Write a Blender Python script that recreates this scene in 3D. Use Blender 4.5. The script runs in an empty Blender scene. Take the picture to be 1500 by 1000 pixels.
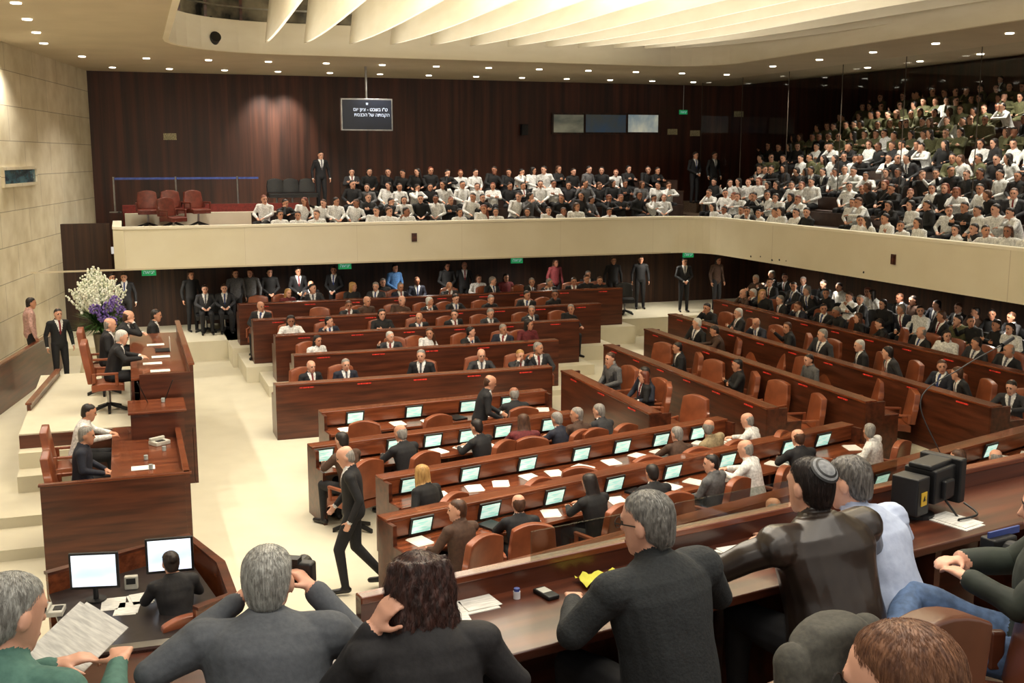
import bpy, math, random, time
import numpy as np
from mathutils import Vector, Matrix
T0=time.time()
random.seed(7); rs=np.random.RandomState(3)
sc=bpy.context.scene; COL=sc.collection
# ---------------------------------------------------------------- camera
FP=1600.; TH=math.atan(270/1600); H=5.1; cT,sT=math.cos(TH),math.sin(TH)
cam=bpy.data.objects.new('camera',bpy.data.cameras.new('camera')); COL.objects.link(cam)
cam.data.lens=38.4; cam.data.sensor_width=36; cam.location=(0,0,H); cam.rotation_euler=(math.pi/2-TH,0,0)
cam.data.clip_start=.05; cam.data.clip_end=200; sc.camera=cam
sc.view_settings.view_transform='Standard'
def G(px,py,z):
    a=(px-750)/FP; v=(500-py)/FP; dy=cT+v*sT; dz=-sT+v*cT; k=(z-H)/dz
    return Vector((a*k,dy*k,z))
A=math.radians(19.4); U=Vector((math.cos(A),math.sin(A))); N=Vector((-math.sin(A),math.cos(A))); P0=Vector((-9.7,26.6)); TC=16.1
def BR(t,s,z=None):
    p=P0+U*t+N*s
    return Vector((p.x,p.y,z)) if z is not None else p
def ts(p): q=Vector((p[0],p[1]))-P0; return q.dot(U),q.dot(N)
def lat(p,d,px,z):
    k=(px-750)/FP
    return (k*(p[1]*cT+(H-z)*sT)-p[0])/(d[0]-k*cT*d[1])
# ---------------------------------------------------------------- materials
def lin(c): return tuple((x/255/12.92 if x/255<=.04045 else ((x/255+.055)/1.055)**2.4) for x in c)+(1,)
MAT={}
def pm(name,c1,c2=None,sc3=(8,8,8),rough=.6,bump=0,metal=0,coat=0,emit=0,brick=None,detail=4,bdist=.01,mort=.45):
    if name in MAT: return MAT[name]
    m=bpy.data.materials.new(name); m.use_nodes=True; nt=m.node_tree; L=nt.links; b=nt.nodes['Principled BSDF']
    b.inputs['Roughness'].default_value=rough; b.inputs['Metallic'].default_value=metal; b.inputs['Coat Weight'].default_value=coat
    c2=c2 or tuple(x*.86 for x in c1)
    tc=nt.nodes.new('ShaderNodeTexCoord'); mp=nt.nodes.new('ShaderNodeMapping'); mp.inputs['Scale'].default_value=sc3
    L.new(tc.outputs['Object'],mp.inputs['Vector'])
    no=nt.nodes.new('ShaderNodeTexNoise'); no.inputs['Detail'].default_value=detail; no.inputs['Scale'].default_value=1; L.new(mp.outputs[0],no.inputs['Vector'])
    cr=nt.nodes.new('ShaderNodeValToRGB'); cr.color_ramp.elements[0].position=.35; cr.color_ramp.elements[1].position=.65
    cr.color_ramp.elements[0].color=lin(c2); cr.color_ramp.elements[1].color=lin(c1); L.new(no.outputs['Fac'],cr.inputs['Fac'])
    out=cr.outputs['Color']; hgt=no.outputs['Fac']
    if brick:
        sx=nt.nodes.new('ShaderNodeSeparateXYZ'); cx=nt.nodes.new('ShaderNodeCombineXYZ'); L.new(tc.outputs['Object'],sx.inputs[0]); L.new(sx.outputs[0],cx.inputs[0]); L.new(sx.outputs[2 if brick[4] else 1],cx.inputs[1])
        bt=nt.nodes.new('ShaderNodeTexBrick'); L.new(cx.outputs[0],bt.inputs['Vector']); bt.inputs['Scale'].default_value=1
        bt.inputs['Brick Width'].default_value=brick[0]; bt.inputs['Row Height'].default_value=brick[1]; bt.inputs['Mortar Size'].default_value=brick[2]
        v=brick[3]; bt.inputs['Color1'].default_value=(1,1,1,1); bt.inputs['Color2'].default_value=(v,v,v*.97,1); bt.inputs['Mortar'].default_value=(mort,mort*.95,mort*.9,1); bt.inputs['Bias'].default_value=0
        mx=nt.nodes.new('ShaderNodeMix'); mx.data_type='RGBA'; mx.blend_type='MULTIPLY'; mx.inputs[0].default_value=1
        L.new(out,mx.inputs[6]); L.new(bt.outputs['Color'],mx.inputs[7]); out=mx.outputs[2]
    L.new(out,b.inputs['Base Color'])
    if bump:
        bp=nt.nodes.new('ShaderNodeBump'); bp.inputs['Strength'].default_value=bump; bp.inputs['Distance'].default_value=bdist; L.new(hgt,bp.inputs['Height']); L.new(bp.outputs[0],b.inputs['Normal'])
    if emit:
        L.new(out,b.inputs['Emission Color']); b.inputs['Emission Strength'].default_value=emit
    MAT[name]=m; return m
WOOD=pm('desk_wood',(128,68,39),(88,42,23),(1.2,14,14),.27,.05,coat=.25)
WOODD=pm('dark_desk_wood',(94,48,30),(58,27,16),(1.0,12,12),.32,.05,coat=.12)
WALLW=pm('wall_panelling',(90,46,31),(50,24,16),(5,5,.25),.42,.05,brick=(.62,9,.008,.62,True))
WALLL=pm('lower_wall_panelling',(76,47,32),(44,26,18),(9,9,.3),.45,.05,brick=(.4,9,.01,.7,True))
STONE=pm('wall_stone',(240,231,208),(218,206,178),(1.6,1.6,1.6),.75,.4,brick=(2.3,.78,.008,.9,True),detail=8,bdist=.03)
CARPET=pm('carpet_cream',(213,206,183),(207,200,177),(2,2,2),.85)
CREAM=pm('parapet_cream',(232,224,200),(226,217,191),(1,1,1),.55,brick=(2.7,9,.003,.985,True),mort=.75)
SOFF=pm('soffit_plaster',(208,195,168),(200,187,160),(1,1,1),.7)
FINM=pm('fin_fabric',(246,239,218),(240,232,209),(1,1,4),.7)
LEATH=pm('chair_leather',(146,80,50),(124,65,39),(5,5,5),.36,.05,coat=.15)
MAROON=pm('maroon_leather',(112,50,36),(90,40,28),(8,8,8),.4,.05)
BENCH=pm('bench_upholstery',(64,42,32),(50,32,24),(8,8,8),.6,.05)
BLACKP=pm('black_plastic',(16,16,18),(11,11,12),rough=.5)
METAL=pm('steel',(170,170,170),(150,150,150),rough=.3,metal=1)
POSTM=pm('post_dark',(70,60,50),(60,52,44),rough=.4)
PAPER=pm('paper_white',(240,238,232),(228,226,220),(40,60,1),.7)
PRINT=pm('printed_paper',(236,234,226),(196,194,188),(12,90,1),.7)
YELL=pm('paper_yellow',(222,218,80),(204,198,60),rough=.6)
SCRT=pm('screen_teal',(226,248,238),(140,204,188),(6,6,34),.3,emit=.75)
SCRB=pm('screen_blue',(244,248,255),(196,222,250),(2,2,5),.3,emit=.9)
SCRD=pm('screen_dark',(18,24,38),(12,17,28),(2,2,2),.35,emit=.05)
TXT=pm('white_text',(200,216,240),rough=.5,emit=.4)
REDL=pm('red_led',(230,60,44),(40,8,6),(90,8,8),.4,emit=.4)
GREEN=pm('exit_green',(30,170,100),(24,150,88),rough=.4,emit=.35)
SIGN=pm('sign_ivory',(220,212,170),(90,86,70),(60,20,60),.5)
LAMP=pm('lamp_glow',(255,248,230),(255,244,222),rough=.5,emit=8)
WINC=pm('booth_window',(160,160,140),(80,88,84),(.8,.8,2),.2,emit=.2)
WINB=pm('booth_window_blue',(70,94,124),(90,94,86),(1.5,1,1),.2,emit=.15)
WINL=pm('booth_window_lit',(220,220,200),(120,146,160),(1.6,1,1),.2,emit=.4)
REDC=pm('carpet_red',(116,36,28),(94,28,22),(20,20,20),.8)
BLUER=pm('barrier_blue',(60,80,150),(44,60,120),rough=.5)
LEAF=pm('leaf_green',(80,120,56),(44,80,34),rough=.6)
WHF=pm('petal_white',(250,250,240),(232,236,210),rough=.6)
PUR=pm('petal_purple',(130,106,178),(88,66,138),(30,30,30),rough=.6)
LIGHTG=pm('grey_light_plastic',(200,198,188),(180,178,168),rough=.5)
def glass(name,tint,f):
    m=bpy.data.materials.new(name); m.use_nodes=True; nt=m.node_tree; nt.nodes.clear(); L=nt.links
    o=nt.nodes.new('ShaderNodeOutputMaterial'); mx=nt.nodes.new('ShaderNodeMixShader'); t=nt.nodes.new('ShaderNodeBsdfTransparent'); g=nt.nodes.new('ShaderNodeBsdfGlossy')
    t.inputs[0].default_value=tint; g.inputs['Roughness'].default_value=.03; mx.inputs[0].default_value=f
    L.new(t.outputs[0],mx.inputs[1]); L.new(g.outputs[0],mx.inputs[2]); L.new(mx.outputs[0],o.inputs[0]); return m
GLASS=glass('clear_glass',(.94,.95,.94,1),.02); DGL=glass('smoked_glass',(.72,.75,.72,1),.04)
# ---------------------------------------------------------------- mesh helpers
KIDS={}
def mo(name,V,F,mat,parent=None,loc=(0,0,0),rot=0,smooth=False):
    me=bpy.data.meshes.new(name); me.from_pydata([tuple(v) for v in V],[],[tuple(f) for f in F]); me.update()
    for m in (mat if isinstance(mat,list) else [mat]): me.materials.append(m)
    if smooth: me.polygons.foreach_set('use_smooth',[True]*len(me.polygons))
    return ob(name,me,parent,loc,rot)
def ob(name,me,parent=None,loc=(0,0,0),rot=0):
    o=bpy.data.objects.new(name,me); COL.objects.link(o); o.location=loc
    o.rotation_euler=rot if isinstance(rot,(tuple,list)) else (0,0,rot)
    if parent: o.parent=parent; KIDS.setdefault(parent.name,[]).append(o)
    return o
def top(o,label,cat,group=None):
    o['label']=label; o['category']=cat
    if group: o['group']=group
    return o
def empty(name,loc,rot=0): 
    e=ob(name,None,None,loc,rot); e.empty_display_size=.1; return e
def struct(o): o['kind']='structure'; return o
def bgeo(L):
    V=[];F=[]
    for (cx,cy,cz,sx,sy,sz) in L:
        b=len(V)
        for dz in(-.5,.5):
            for dx,dy in((-.5,-.5),(.5,-.5),(.5,.5),(-.5,.5)): V.append((cx+dx*sx,cy+dy*sy,cz+dz*sz))
        F+=[(b,b+3,b+2,b+1),(b+4,b+5,b+6,b+7),(b,b+1,b+5,b+4),(b+1,b+2,b+6,b+5),(b+2,b+3,b+7,b+6),(b+3,b,b+4,b+7)]
    return V,F
def bx(name,L,mat,parent=None,loc=(0,0,0),rot=0,bevel=0):
    if isinstance(L[0],(int,float)): L=[L]
    V,F=bgeo(L); o=mo(name,V,F,mat,parent,loc,rot)
    if bevel:
        md=o.modifiers.new('b','BEVEL'); md.width=bevel; md.segments=3; md.limit_method='ANGLE'
    return o
def baked(o,smooth=True):
    dg=bpy.context.evaluated_depsgraph_get(); me=bpy.data.meshes.new_from_object(o.evaluated_get(dg)); o.modifiers.clear(); o.data=me
    if smooth: me.polygons.foreach_set('use_smooth',[True]*len(me.polygons))
    return o
def cyl(name,r,h,mat,parent=None,loc=(0,0,0),rot=0,n=16,r2=None):
    r2=r if r2 is None else r2
    V=[(r*math.cos(i*2*math.pi/n),r*math.sin(i*2*math.pi/n),0) for i in range(n)]+[(r2*math.cos(i*2*math.pi/n),r2*math.sin(i*2*math.pi/n),h) for i in range(n)]
    F=[(i,(i+1)%n,n+(i+1)%n,n+i) for i in range(n)]+[tuple(range(n))[::-1],tuple(range(n,2*n))]
    return mo(name,V,F,mat,parent,loc,rot)
def tube(name,P,r,mat,parent,n=8,sub=8):
    P=[Vector(p) for p in P]; Q=[]
    for i in range(len(P)-1):
        p0=P[max(i-1,0)];p1=P[i];p2=P[i+1];p3=P[min(i+2,len(P)-1)]
        for j in range(sub):
            t=j/sub; Q.append(.5*((2*p1)+(p2-p0)*t+(2*p0-5*p1+4*p2-p3)*t*t+(3*p1-p0-3*p2+p3)*t**3))
    Q.append(P[-1]); V=[];F=[]
    for i,q in enumerate(Q):
        d=(Q[min(i+1,len(Q)-1)]-Q[max(i-1,0)]).normalized(); x=d.orthogonal().normalized() if i==0 else (x-d*x.dot(d)).normalized(); y=d.cross(x)
        for k in range(n): a=k*2*math.pi/n; V.append(q+x*r*math.cos(a)+y*r*math.sin(a))
    for i in range(len(Q)-1):
        for k in range(n): F.append((i*n+k,i*n+(k+1)%n,(i+1)*n+(k+1)%n,(i+1)*n+k))
    return mo(name,V,F,mat,parent,smooth=True)
def ctree(o,parent=None,loc=None,rot=None):
    c=o.copy(); COL.objects.link(c)
    if parent: c.parent=parent
    if loc is not None: c.location=loc
    if rot is not None: c.rotation_euler=(0,0,rot)
    for k in KIDS.get(o.name,[]): 
        d=ctree(k,c); KIDS.setdefault(c.name,[]).append(d)
    return c
def sweep(name,pts,z0,z1,th,mat):
    pts=[Vector(p) for p in pts]; n=len(pts); V=[];F=[]
    for i,p in enumerate(pts):
        d=(pts[min(i+1,n-1)]-pts[max(i-1,0)]).normalized(); q=Vector((-d.y,d.x))*th
        V+=[(p.x,p.y,z0),(p.x,p.y,z1),(p.x+q.x,p.y+q.y,z1),(p.x+q.x,p.y+q.y,z0)]
    for i in range(n-1):
        for k in range(4): F.append((i*4+k,i*4+(k+1)%4,i*4+4+(k+1)%4,i*4+4+k))
    F+=[(3,2,1,0),(n*4-4,n*4-3,n*4-2,n*4-1)]
    return mo(name,V,F,mat)
def text(name,s,size,mat,parent,loc,rot):
    c=bpy.data.curves.new('t','FONT'); c.body=s; c.size=size; c.align_x='CENTER'; c.align_y='CENTER'; c.extrude=.001
    o=bpy.data.objects.new('t',c); COL.objects.link(o); dg=bpy.context.evaluated_depsgraph_get()
    me=bpy.data.meshes.new_from_object(o.evaluated_get(dg)); bpy.data.objects.remove(o); me.materials.clear(); me.materials.append(mat)
    return ob(name,me,parent,loc,rot)
# ---------------------------------------------------------------- human figures
SK,TOP,BOT,SHI,TIE,HAI,SHO,EYE,LIP=range(9)
def basis(a,zdir,hint):
    z=Vector(zdir).normalized(); y=Vector(hint)-z*Vector(hint).dot(z)
    if y.length<1e-4: y=Vector((1,0,0))-z*z.x
    y.normalize(); x=y.cross(z)
    return Matrix(((x.x,y.x,z.x,a[0]),(x.y,y.y,z.y,a[1]),(x.z,y.z,z.z,a[2]),(0,0,0,1)))
class Body:
    def __init__(s): s.V=[];s.F=[];s.P=[]
    def loft(s,R,M,tag,bias=0,n=14,torso=False):
        b=len(s.V)
        for (z,rx,ry,cx,cy) in R:
            for i in range(n):
                a=2*math.pi*i/n; s.V.append(M@Vector((cx+rx*math.cos(a),cy+ry*math.sin(a),z)))
        for j in range(len(R)-1):
            for i in range(n): s.F.append((b+j*n+i,b+j*n+(i+1)%n,b+(j+1)*n+(i+1)%n,b+(j+1)*n+i))
        s.F.append(tuple(b+i for i in range(n))[::-1]); s.F.append(tuple(b+(len(R)-1)*n+i for i in range(n)))
        s.P.append((np.array(R,float),np.array(M.inverted()),tag,bias,torso))
    def cap(s,a,b,ra,rb,tag,bias=0,flat=1,hint=(0,1,.01),n=12):
        a=Vector(a);b=Vector(b);d=b-a;L=d.length
        if L<1e-5: d=Vector((0,0,1)); L=1e-4
        R=[(-ra*math.cos(t),ra*math.sin(t),ra*math.sin(t)*flat,0,0) for t in (.15,.5,.9,1.3)]
        R+=[(L*k,ra+(rb-ra)*k,(ra+(rb-ra)*k)*flat,0,0) for k in (0.0,.5,1.)]
        R+=[(L+rb*math.cos(t),rb*math.sin(t),rb*math.sin(t)*flat,0,0) for t in (1.3,.9,.5,.15)]
        s.loft(R,basis(a,d,hint),tag,bias,n)
    def ell(s,c,r,tag,M=None,bias=0):
        R=[(r[2]*math.sin(t),r[0]*math.cos(t),r[1]*math.cos(t),0,0) for t in np.linspace(-1.45,1.45,9)]
        s.loft(R,(M or Matrix())@Matrix.Translation(c),tag,bias)
    def near(s,P,style):
        best=np.full(len(P),9.); tag=np.zeros(len(P),int); Ph=np.c_[P,np.ones(len(P))]
        for R,Mi,t,bias,torso in s.P:
            q=Ph@Mi.T; z=np.clip(q[:,2],R[0,0],R[-1,0]); rx=np.maximum(np.interp(z,R[:,0],R[:,1]),1e-3); ry=np.maximum(np.interp(z,R[:,0],R[:,2]),1e-3)
            X=(q[:,0]-np.interp(z,R[:,0],R[:,3])); Y=(q[:,1]-np.interp(z,R[:,0],R[:,4]))
            d=(np.sqrt((X/rx)**2+(Y/ry)**2)-1)*np.minimum(rx,ry)+np.abs(q[:,2]-z)+bias
            tt=np.full(len(P),t)
            if torso and style=='suit':
                w=.008+(q[:,2]-.2)*.27; m=(q[:,1]>.02)&(q[:,2]>.2)&(np.abs(q[:,0])<w); tt[m]=SHI; tt[m&(np.abs(q[:,0])<.021)&(q[:,2]<.5)]=TIE
            i=d<best; best[i]=d[i]; tag[i]=tt[i]
        return tag
    def mesh(s,name,vox,style='plain',sm=2,folds=0,seed=0):
        me=bpy.data.meshes.new(name); me.from_pydata([tuple(v) for v in s.V],[],s.F); o=bpy.data.objects.new('tmp',me); COL.objects.link(o)
        md=o.modifiers.new('r','REMESH'); md.mode='VOXEL'; md.voxel_size=vox; md.use_smooth_shade=True
        m2=o.modifiers.new('s','SMOOTH'); m2.factor=.5; m2.iterations=sm
        dg=bpy.context.evaluated_depsgraph_get(); out=bpy.data.meshes.new_from_object(o.evaluated_get(dg)); bpy.data.objects.remove(o)
        out.name=name; nv=len(out.vertices)
        if folds:
            co=np.empty(nv*3); out.vertices.foreach_get('co',co); co=co.reshape(-1,3); nn=np.empty(nv*3); out.vertices.foreach_get('normal',nn); nn=nn.reshape(-1,3)
            tg=s.near(co,style); r=np.random.RandomState(seed); d=np.zeros(nv)
            for k in range(14):
                f=r.randn(3); f[2]*=2.0; f/=np.linalg.norm(f); fr=r.uniform(9,30); ph=r.uniform(0,6.3); g1=co@(r.randn(3)*4); g2=co@(r.randn(3)*6)+r.uniform(0,6)
                ridge=(.5+.5*np.sin(co@f*fr+ph+1.4*np.sin(g1+ph)))**2; mask=np.clip(np.sin(g2)*1.5,0,1)
                d+=(ridge-.3)*mask*(14/(fr+6))
            d*=folds*((tg==TOP)|(tg==BOT)); co+=nn*d[:,None]; out.vertices.foreach_set('co',co.ravel())
        nf=len(out.polygons); c=np.empty(nf*3); out.polygons.foreach_get('center',c); tg=s.near(c.reshape(-1,3),style)
        for i in range(9): out.materials.append(None)
        out.polygons.foreach_set('material_index',tg.astype(np.int32)); out.polygons.foreach_set('use_smooth',[True]*nf); out.update()
        return out
def hand(b,W,d,n,curl,side,k=1.):
    W=Vector(W);d=Vector(d).normalized();n=Vector(n); n=(n-d*n.dot(d)).normalized(); th=d.cross(n)*side
    b.cap(W-d*.02,W+d*.02,.026*k,.028*k,SK,0,.75,n)
    for u in(-.018,0,.018): b.cap(W+d*.02+th*u*.7,W+d*.07+th*u*1.2,.016,.014,SK,0,.9,n,8)
    for u,l in((.029,.06),(.0095,.071),(-.0095,.066),(-.028,.052)):
        p=W+d*.074+th*u; a=curl*.5
        for j in range(3):
            q=p+(d*math.cos(a)+n*math.sin(a)+th*u*.6).normalized()*l*(.42,.33,.25)[j]
            b.cap(p,q,.009-.001*j,.0083-.001*j,SK,0,1,n,8); p=q; a+=curl
    p=W+d*.022+th*.028
    for j in range(2):
        q=p+(d*(.55+.3*j)+th*(.75-.35*j)+n*(.25+.3*j)).normalized()*.033; b.cap(p,q,.0115-.0015*j,.01-.0015*j,SK,0,1,n,8); p=q
HEADR=[(-.118,.018,.018,0,.058),(-.105,.038,.04,0,.042),(-.08,.053,.062,0,.024),(-.04,.065,.083,0,.006),(0,.072,.093,0,-.002),(.04,.075,.096,0,-.006),(.07,.071,.09,0,-.01),(.095,.055,.071,0,-.012),(.111,.028,.036,0,-.013)]
def hairl(b,M,kind,tag=HAI):
    if kind in('short','long','bun','wavy'):
        b.loft([(-.075,.045,.03,0,-.062),(-.045,.064,.056,0,-.044),(0,.077,.07,0,-.036),(.035,.081,.083,0,-.026),(.07,.078,.089,0,-.014),(.096,.062,.074,0,-.01),(.113,.038,.047,0,-.012),(.12,.015,.02,0,-.012)],M,tag)
    if kind=='bald':
        b.loft([(-.075,.045,.03,0,-.062),(-.045,.064,.056,0,-.044),(0,.078,.066,0,-.042),(.03,.08,.066,0,-.042),(.055,.06,.045,0,-.055),(.062,.03,.02,0,-.07)],M,tag)
    if kind=='long':
        b.loft([(-.3,.05,.02,0,-.06),(-.26,.085,.035,0,-.06),(-.18,.1,.045,0,-.05),(-.08,.1,.055,0,-.04),(0,.096,.07,0,-.03),(.06,.09,.085,0,-.02),(.1,.07,.08,0,-.012)],M,tag)
    if kind=='wavy':
        r=random.Random(5)
        b.loft([(-.14,.07,.04,0,-.06),(-.08,.095,.055,0,-.045),(0,.094,.07,0,-.035),(.06,.089,.086,0,-.022),(.1,.07,.08,0,-.015)],M,tag)
        for i in range(90):
            a=r.uniform(-.35,math.pi+.35); R=.085; p=Vector((R*math.cos(a)*1.03,-.03-R*.8*math.sin(a),r.uniform(-.06,.095))); ph=r.uniform(0,6)
            for j in range(8):
                q=p+Vector((math.cos(a)*.003+.012*math.sin(ph+j*1.7),-.003*math.sin(a)+.009*math.cos(ph+j*1.7),-.032)); b.cap(p,q,.009-.0006*j,.0085-.0006*j,tag,n=6); p=q
    if kind=='bun': b.ell((0,-.1,.06),(.045,.04,.045),tag,M)
def headm(C,yaw,pitch,roll=0): return Matrix.Translation(C)@Matrix.Rotation(math.radians(yaw),4,'Z')@Matrix.Rotation(math.radians(pitch),4,'X')@Matrix.Rotation(math.radians(roll),4,'Y')
def sit(**k):
    d=dict(pz=.55,lean=4,el=(-.25,.04,.78),er=(.25,.04,.78),wl=(-.09,.27,.69),wr=(.09,.27,.69),kl=(-.12,.43,.54),kr=(.12,.43,.54),al=(-.12,.42,.08),ar=(.12,.42,.08),yaw=0,pitch=-6,bulk=1.,curl=.5,n=(0,0,-1),hk=.02,roll=0,nk=.12,side=0); d.update(k); return d
def std(**k):
    d=sit(pz=.95,lean=0,el=(-.26,-.03,1.13),er=(.26,-.03,1.13),wl=(-.27,.05,.89),wr=(.27,.05,.89),kl=(-.1,.03,.5),kr=(.1,.03,.5),al=(-.11,0,.08),ar=(.11,0,.08),n=None); d.update(k); return d
POSES={'lap':sit(),'lapl':sit(yaw=38,lean=-4,roll=5,side=-4),'lapr':sit(yaw=-38,lean=14,side=5,wl=(-.14,.36,.63),wr=(.05,.3,.68)),
 'desk':sit(lean=14,el=(-.27,.2,.84),er=(.27,.2,.84),wl=(-.1,.42,.83),wr=(.13,.44,.83),pitch=-14),
 'fold':sit(lean=-8,el=(-.25,.06,.8),er=(.25,.06,.8),wl=(.06,.18,.86),wr=(-.08,.16,.83),n=(0,-1,0)),
 'chin':sit(lean=20,side=5,el=(-.25,.26,.84),er=(.19,.4,.84),wl=(.04,.44,.84),wr=(.1,.3,1.03),pitch=-10,yaw=12),
 'tilt':sit(lean=2,side=-15,yaw=-45,roll=8,el=(-.38,.06,.74),wl=(-.3,.28,.72),er=(.16,.1,.78),wr=(.04,.3,.7)),
 'gest':sit(lean=6,side=4,yaw=50,el=(-.26,.1,.8),wl=(-.16,.34,.72),er=(.3,.16,.86),wr=(.24,.34,1.02),n=(-1,0,0),pitch=-2),
 'stand':std(),'clasp':std(el=(-.25,.0,1.12),er=(.25,.0,1.12),wl=(-.06,.2,.98),wr=(.06,.21,.97),n=(0,-.4,-1),yaw=10),
 'walk':std(pz=.945,lean=3,kl=(-.09,.16,.53),kr=(.09,-.02,.5),al=(-.09,.1,.09),ar=(.09,-.34,.13),el=(-.25,-.08,1.13),wl=(-.26,.03,.9),er=(.25,.04,1.13),wr=(.22,.2,.94),pitch=-20),
 'talk':std(lean=14,el=(-.25,.12,1.14),wl=(-.15,.36,1.02),er=(.25,.1,1.12),wr=(.17,.34,.98),pitch=-20)}
def fill(b,p,hair,style='plain',sleeve=TOP):
    bk=p['bulk']; pz=p['pz']; tm=Matrix.Translation((0,0,pz))@Matrix.Rotation(-math.radians(p['lean']),4,'X')@Matrix.Rotation(math.radians(p['side']),4,'Y')
    TR=[(-.1,.1,.08),(-.06,.145,.115),(0,.165,.13),(.1,.158,.12),(.2,.158,.118),(.3,.174,.122),(.38,.184,.118),(.44,.172,.1),(.475,.125,.082),(.51,.075,.062)]
    b.loft([(z,rx*bk,ry*bk*(1.1 if .0<z<.25 and bk>1.05 else 1),0,-.01) for z,rx,ry in TR],tm,TOP,torso=True,n=20)
    nb=tm@Vector((0,-.005,.5)); C=nb+Vector((0,.03+p['hk'],p['nk'])); M=headm(C,p['yaw'],p['pitch'],p['roll'])
    b.cap(nb-Vector((0,0,.06)),M@Vector((0,-.018,-.06)),.058,.052,SK)
    col=SHI if style=='suit' else TOP
    for i in range(8):
        a=i*math.pi/4; a2=a+math.pi/4; r=.06
        b.cap(nb+Vector((r*math.cos(a),r*math.sin(a),.012-.012*math.sin(a))),nb+Vector((r*math.cos(a2),r*math.sin(a2),.012-.012*math.sin(a2))),.015,.015,col if style!='suit' or math.sin(a)>.3 else TOP,n=6)
    b.loft(HEADR,M,SK,n=18)
    b.cap(M@Vector((0,.085,.012)),M@Vector((0,.1,-.022)),.008,.0125,SK)
    b.cap(M@Vector((-.034,.076,.03)),M@Vector((.034,.076,.03)),.013,.013,SK)
    for x in(-1,1):
        b.ell((x*.03,.082,.01),(.013,.008,.008),EYE,M,-.003); b.ell((x*.078,-.008,-.008),(.009,.02,.031),SK,M)
        b.cap(M@Vector((x*.018,.09,.03)),M@Vector((x*.045,.08,.032)),.006,.004,HAI,-.003,n=6)
    b.cap(M@Vector((-.02,.082,-.064)),M@Vector((.02,.082,-.064)),.008,.008,LIP,-.002)
    if hair: hairl(b,M,hair)
    for s,e,w in((-1,p['el'],p['wl']),(1,p['er'],p['wr'])):
        S=tm@Vector((s*.178*bk,-.005,.425)); e=Vector(e); w=Vector(w); ak=.5+.5*bk
        b.cap(tm@Vector((s*.09,0,.43)),S,.07,.066*bk,TOP); b.cap(S,e,.06*ak,.048*ak,TOP); b.cap(e,e+(w-e)*.93,.048*ak,.035*ak,sleeve)
        if style=='suit': b.cap(e+(w-e)*.9,w,.034,.032,SHI)
        nn=p['n'] or (-s,0,0); hand(b,w,w-e,nn,p['curl'],s)
    for s,kn,an in((-1,p['kl'],p['al']),(1,p['kr'],p['ar'])):
        hp=Vector((s*.085,0,pz-.01)); kn=Vector(kn);an=Vector(an)
        b.cap(hp,kn,.092,.066,BOT); b.cap(kn,an,.064,.045,BOT); b.cap(an+Vector((0,-.03,-.03)),an+Vector((s*.02,.17,-.045)),.04,.033,SHO,flat=.9)
    return M,C
AC={}
def arch(pose,hair,style,vox=.0125):
    k=(pose,hair,style,vox)
    if k not in AC:
        b=Body(); fill(b,POSES[pose],hair,style); AC[k]=b.mesh('person_body',vox,style,2 if vox<.02 else 1)
    return AC[k]
def cl(n,c,rough=.8,**k): return pm('cloth_'+n,c,tuple(x*.8 for x in c),(30,30,30),rough,.1,**k)
TOPS={'black suit':(24,24,28),'dark grey suit':(48,48,52),'navy suit':(32,36,52),'white shirt':(243,243,241),'light blue shirt':(150,176,210),'grey sweater':(100,100,102),'olive uniform':(98,98,64),'dark red top':(104,30,34),'brown jacket':(78,54,40),'beige jacket':(160,142,108),'black top':(20,20,22),'pink shirt':(214,170,160),'green shirt':(84,120,104),'blue shirt':(80,130,190)}
TM={k:cl(k.replace(' ','_'),v) for k,v in TOPS.items()}
SKINS=[pm('skin_a',(220,168,142),(206,152,126),rough=.5),pm('skin_b',(202,148,118),(186,130,102),rough=.5),pm('skin_c',(160,108,82),(146,94,70),rough=.5)]
HAIRM={'dark':pm('hair_dark',(34,24,20),(18,12,10),(60,60,12),.5),'brown':pm('hair_brown',(84,52,32),(54,32,20),(60,60,12),.5),'grey':pm('hair_grey',(150,146,140),(110,106,102),(60,60,12),.6),'white':pm('hair_white',(214,212,206),(180,178,172),(60,60,12),.6),'blond':pm('hair_blond',(190,150,90),(150,110,60),(60,60,12),.5),'redbrown':pm('hair_redbrown',(120,58,34),(84,36,22),(60,60,12),.5)}
EYEM=pm('eye_dark',(40,28,24)); LIPM=pm('lip',(176,106,94)); SHOEM=pm('shoe_black',(22,20,20),rough=.3); JEAN=cl('blue_jeans',(90,116,156)); DPAN=cl('dark_trousers',(26,26,30))
TIES=[cl('tie_red',(130,30,36)),cl('tie_blue',(40,60,120)),cl('tie_grey',(90,90,100))]
def mats(topn,hairc,skin=None,bot=None,tie=None):
    return [skin or random.choice(SKINS[:2] if random.random()<.8 else SKINS),TM[topn],bot or DPAN,TM['white shirt'],tie or random.choice(TIES),HAIRM[hairc],SHOEM,EYEM,LIPM]
def dress(o,ms):
    for i,m in enumerate(ms):
        o.material_slots[i].link='OBJECT'; o.material_slots[i].material=m
def person(pose,hair,hairc,topn,loc,rot,where,group=None,sc_=1,style=None,label=None,ms=None,vox=.0125):
    style=style or ('suit' if 'suit' in topn and hair!='long' else 'plain')
    o=ob('person',arch(pose,hair,style,vox),None,loc,rot); o.scale=(sc_,)*3; dress(o,ms or mats(topn,hairc))
    act='standing' if pose in('stand','clasp','talk') else 'walking' if pose=='walk' else 'sitting'
    hn={'dark':'dark-haired','brown':'brown-haired','grey':'grey-haired','white':'white-haired','blond':'blond','redbrown':'auburn-haired'}[hairc]
    top(o,label or f"{hn} person in {topn} {act} {where}",'person',group); return o
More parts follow.
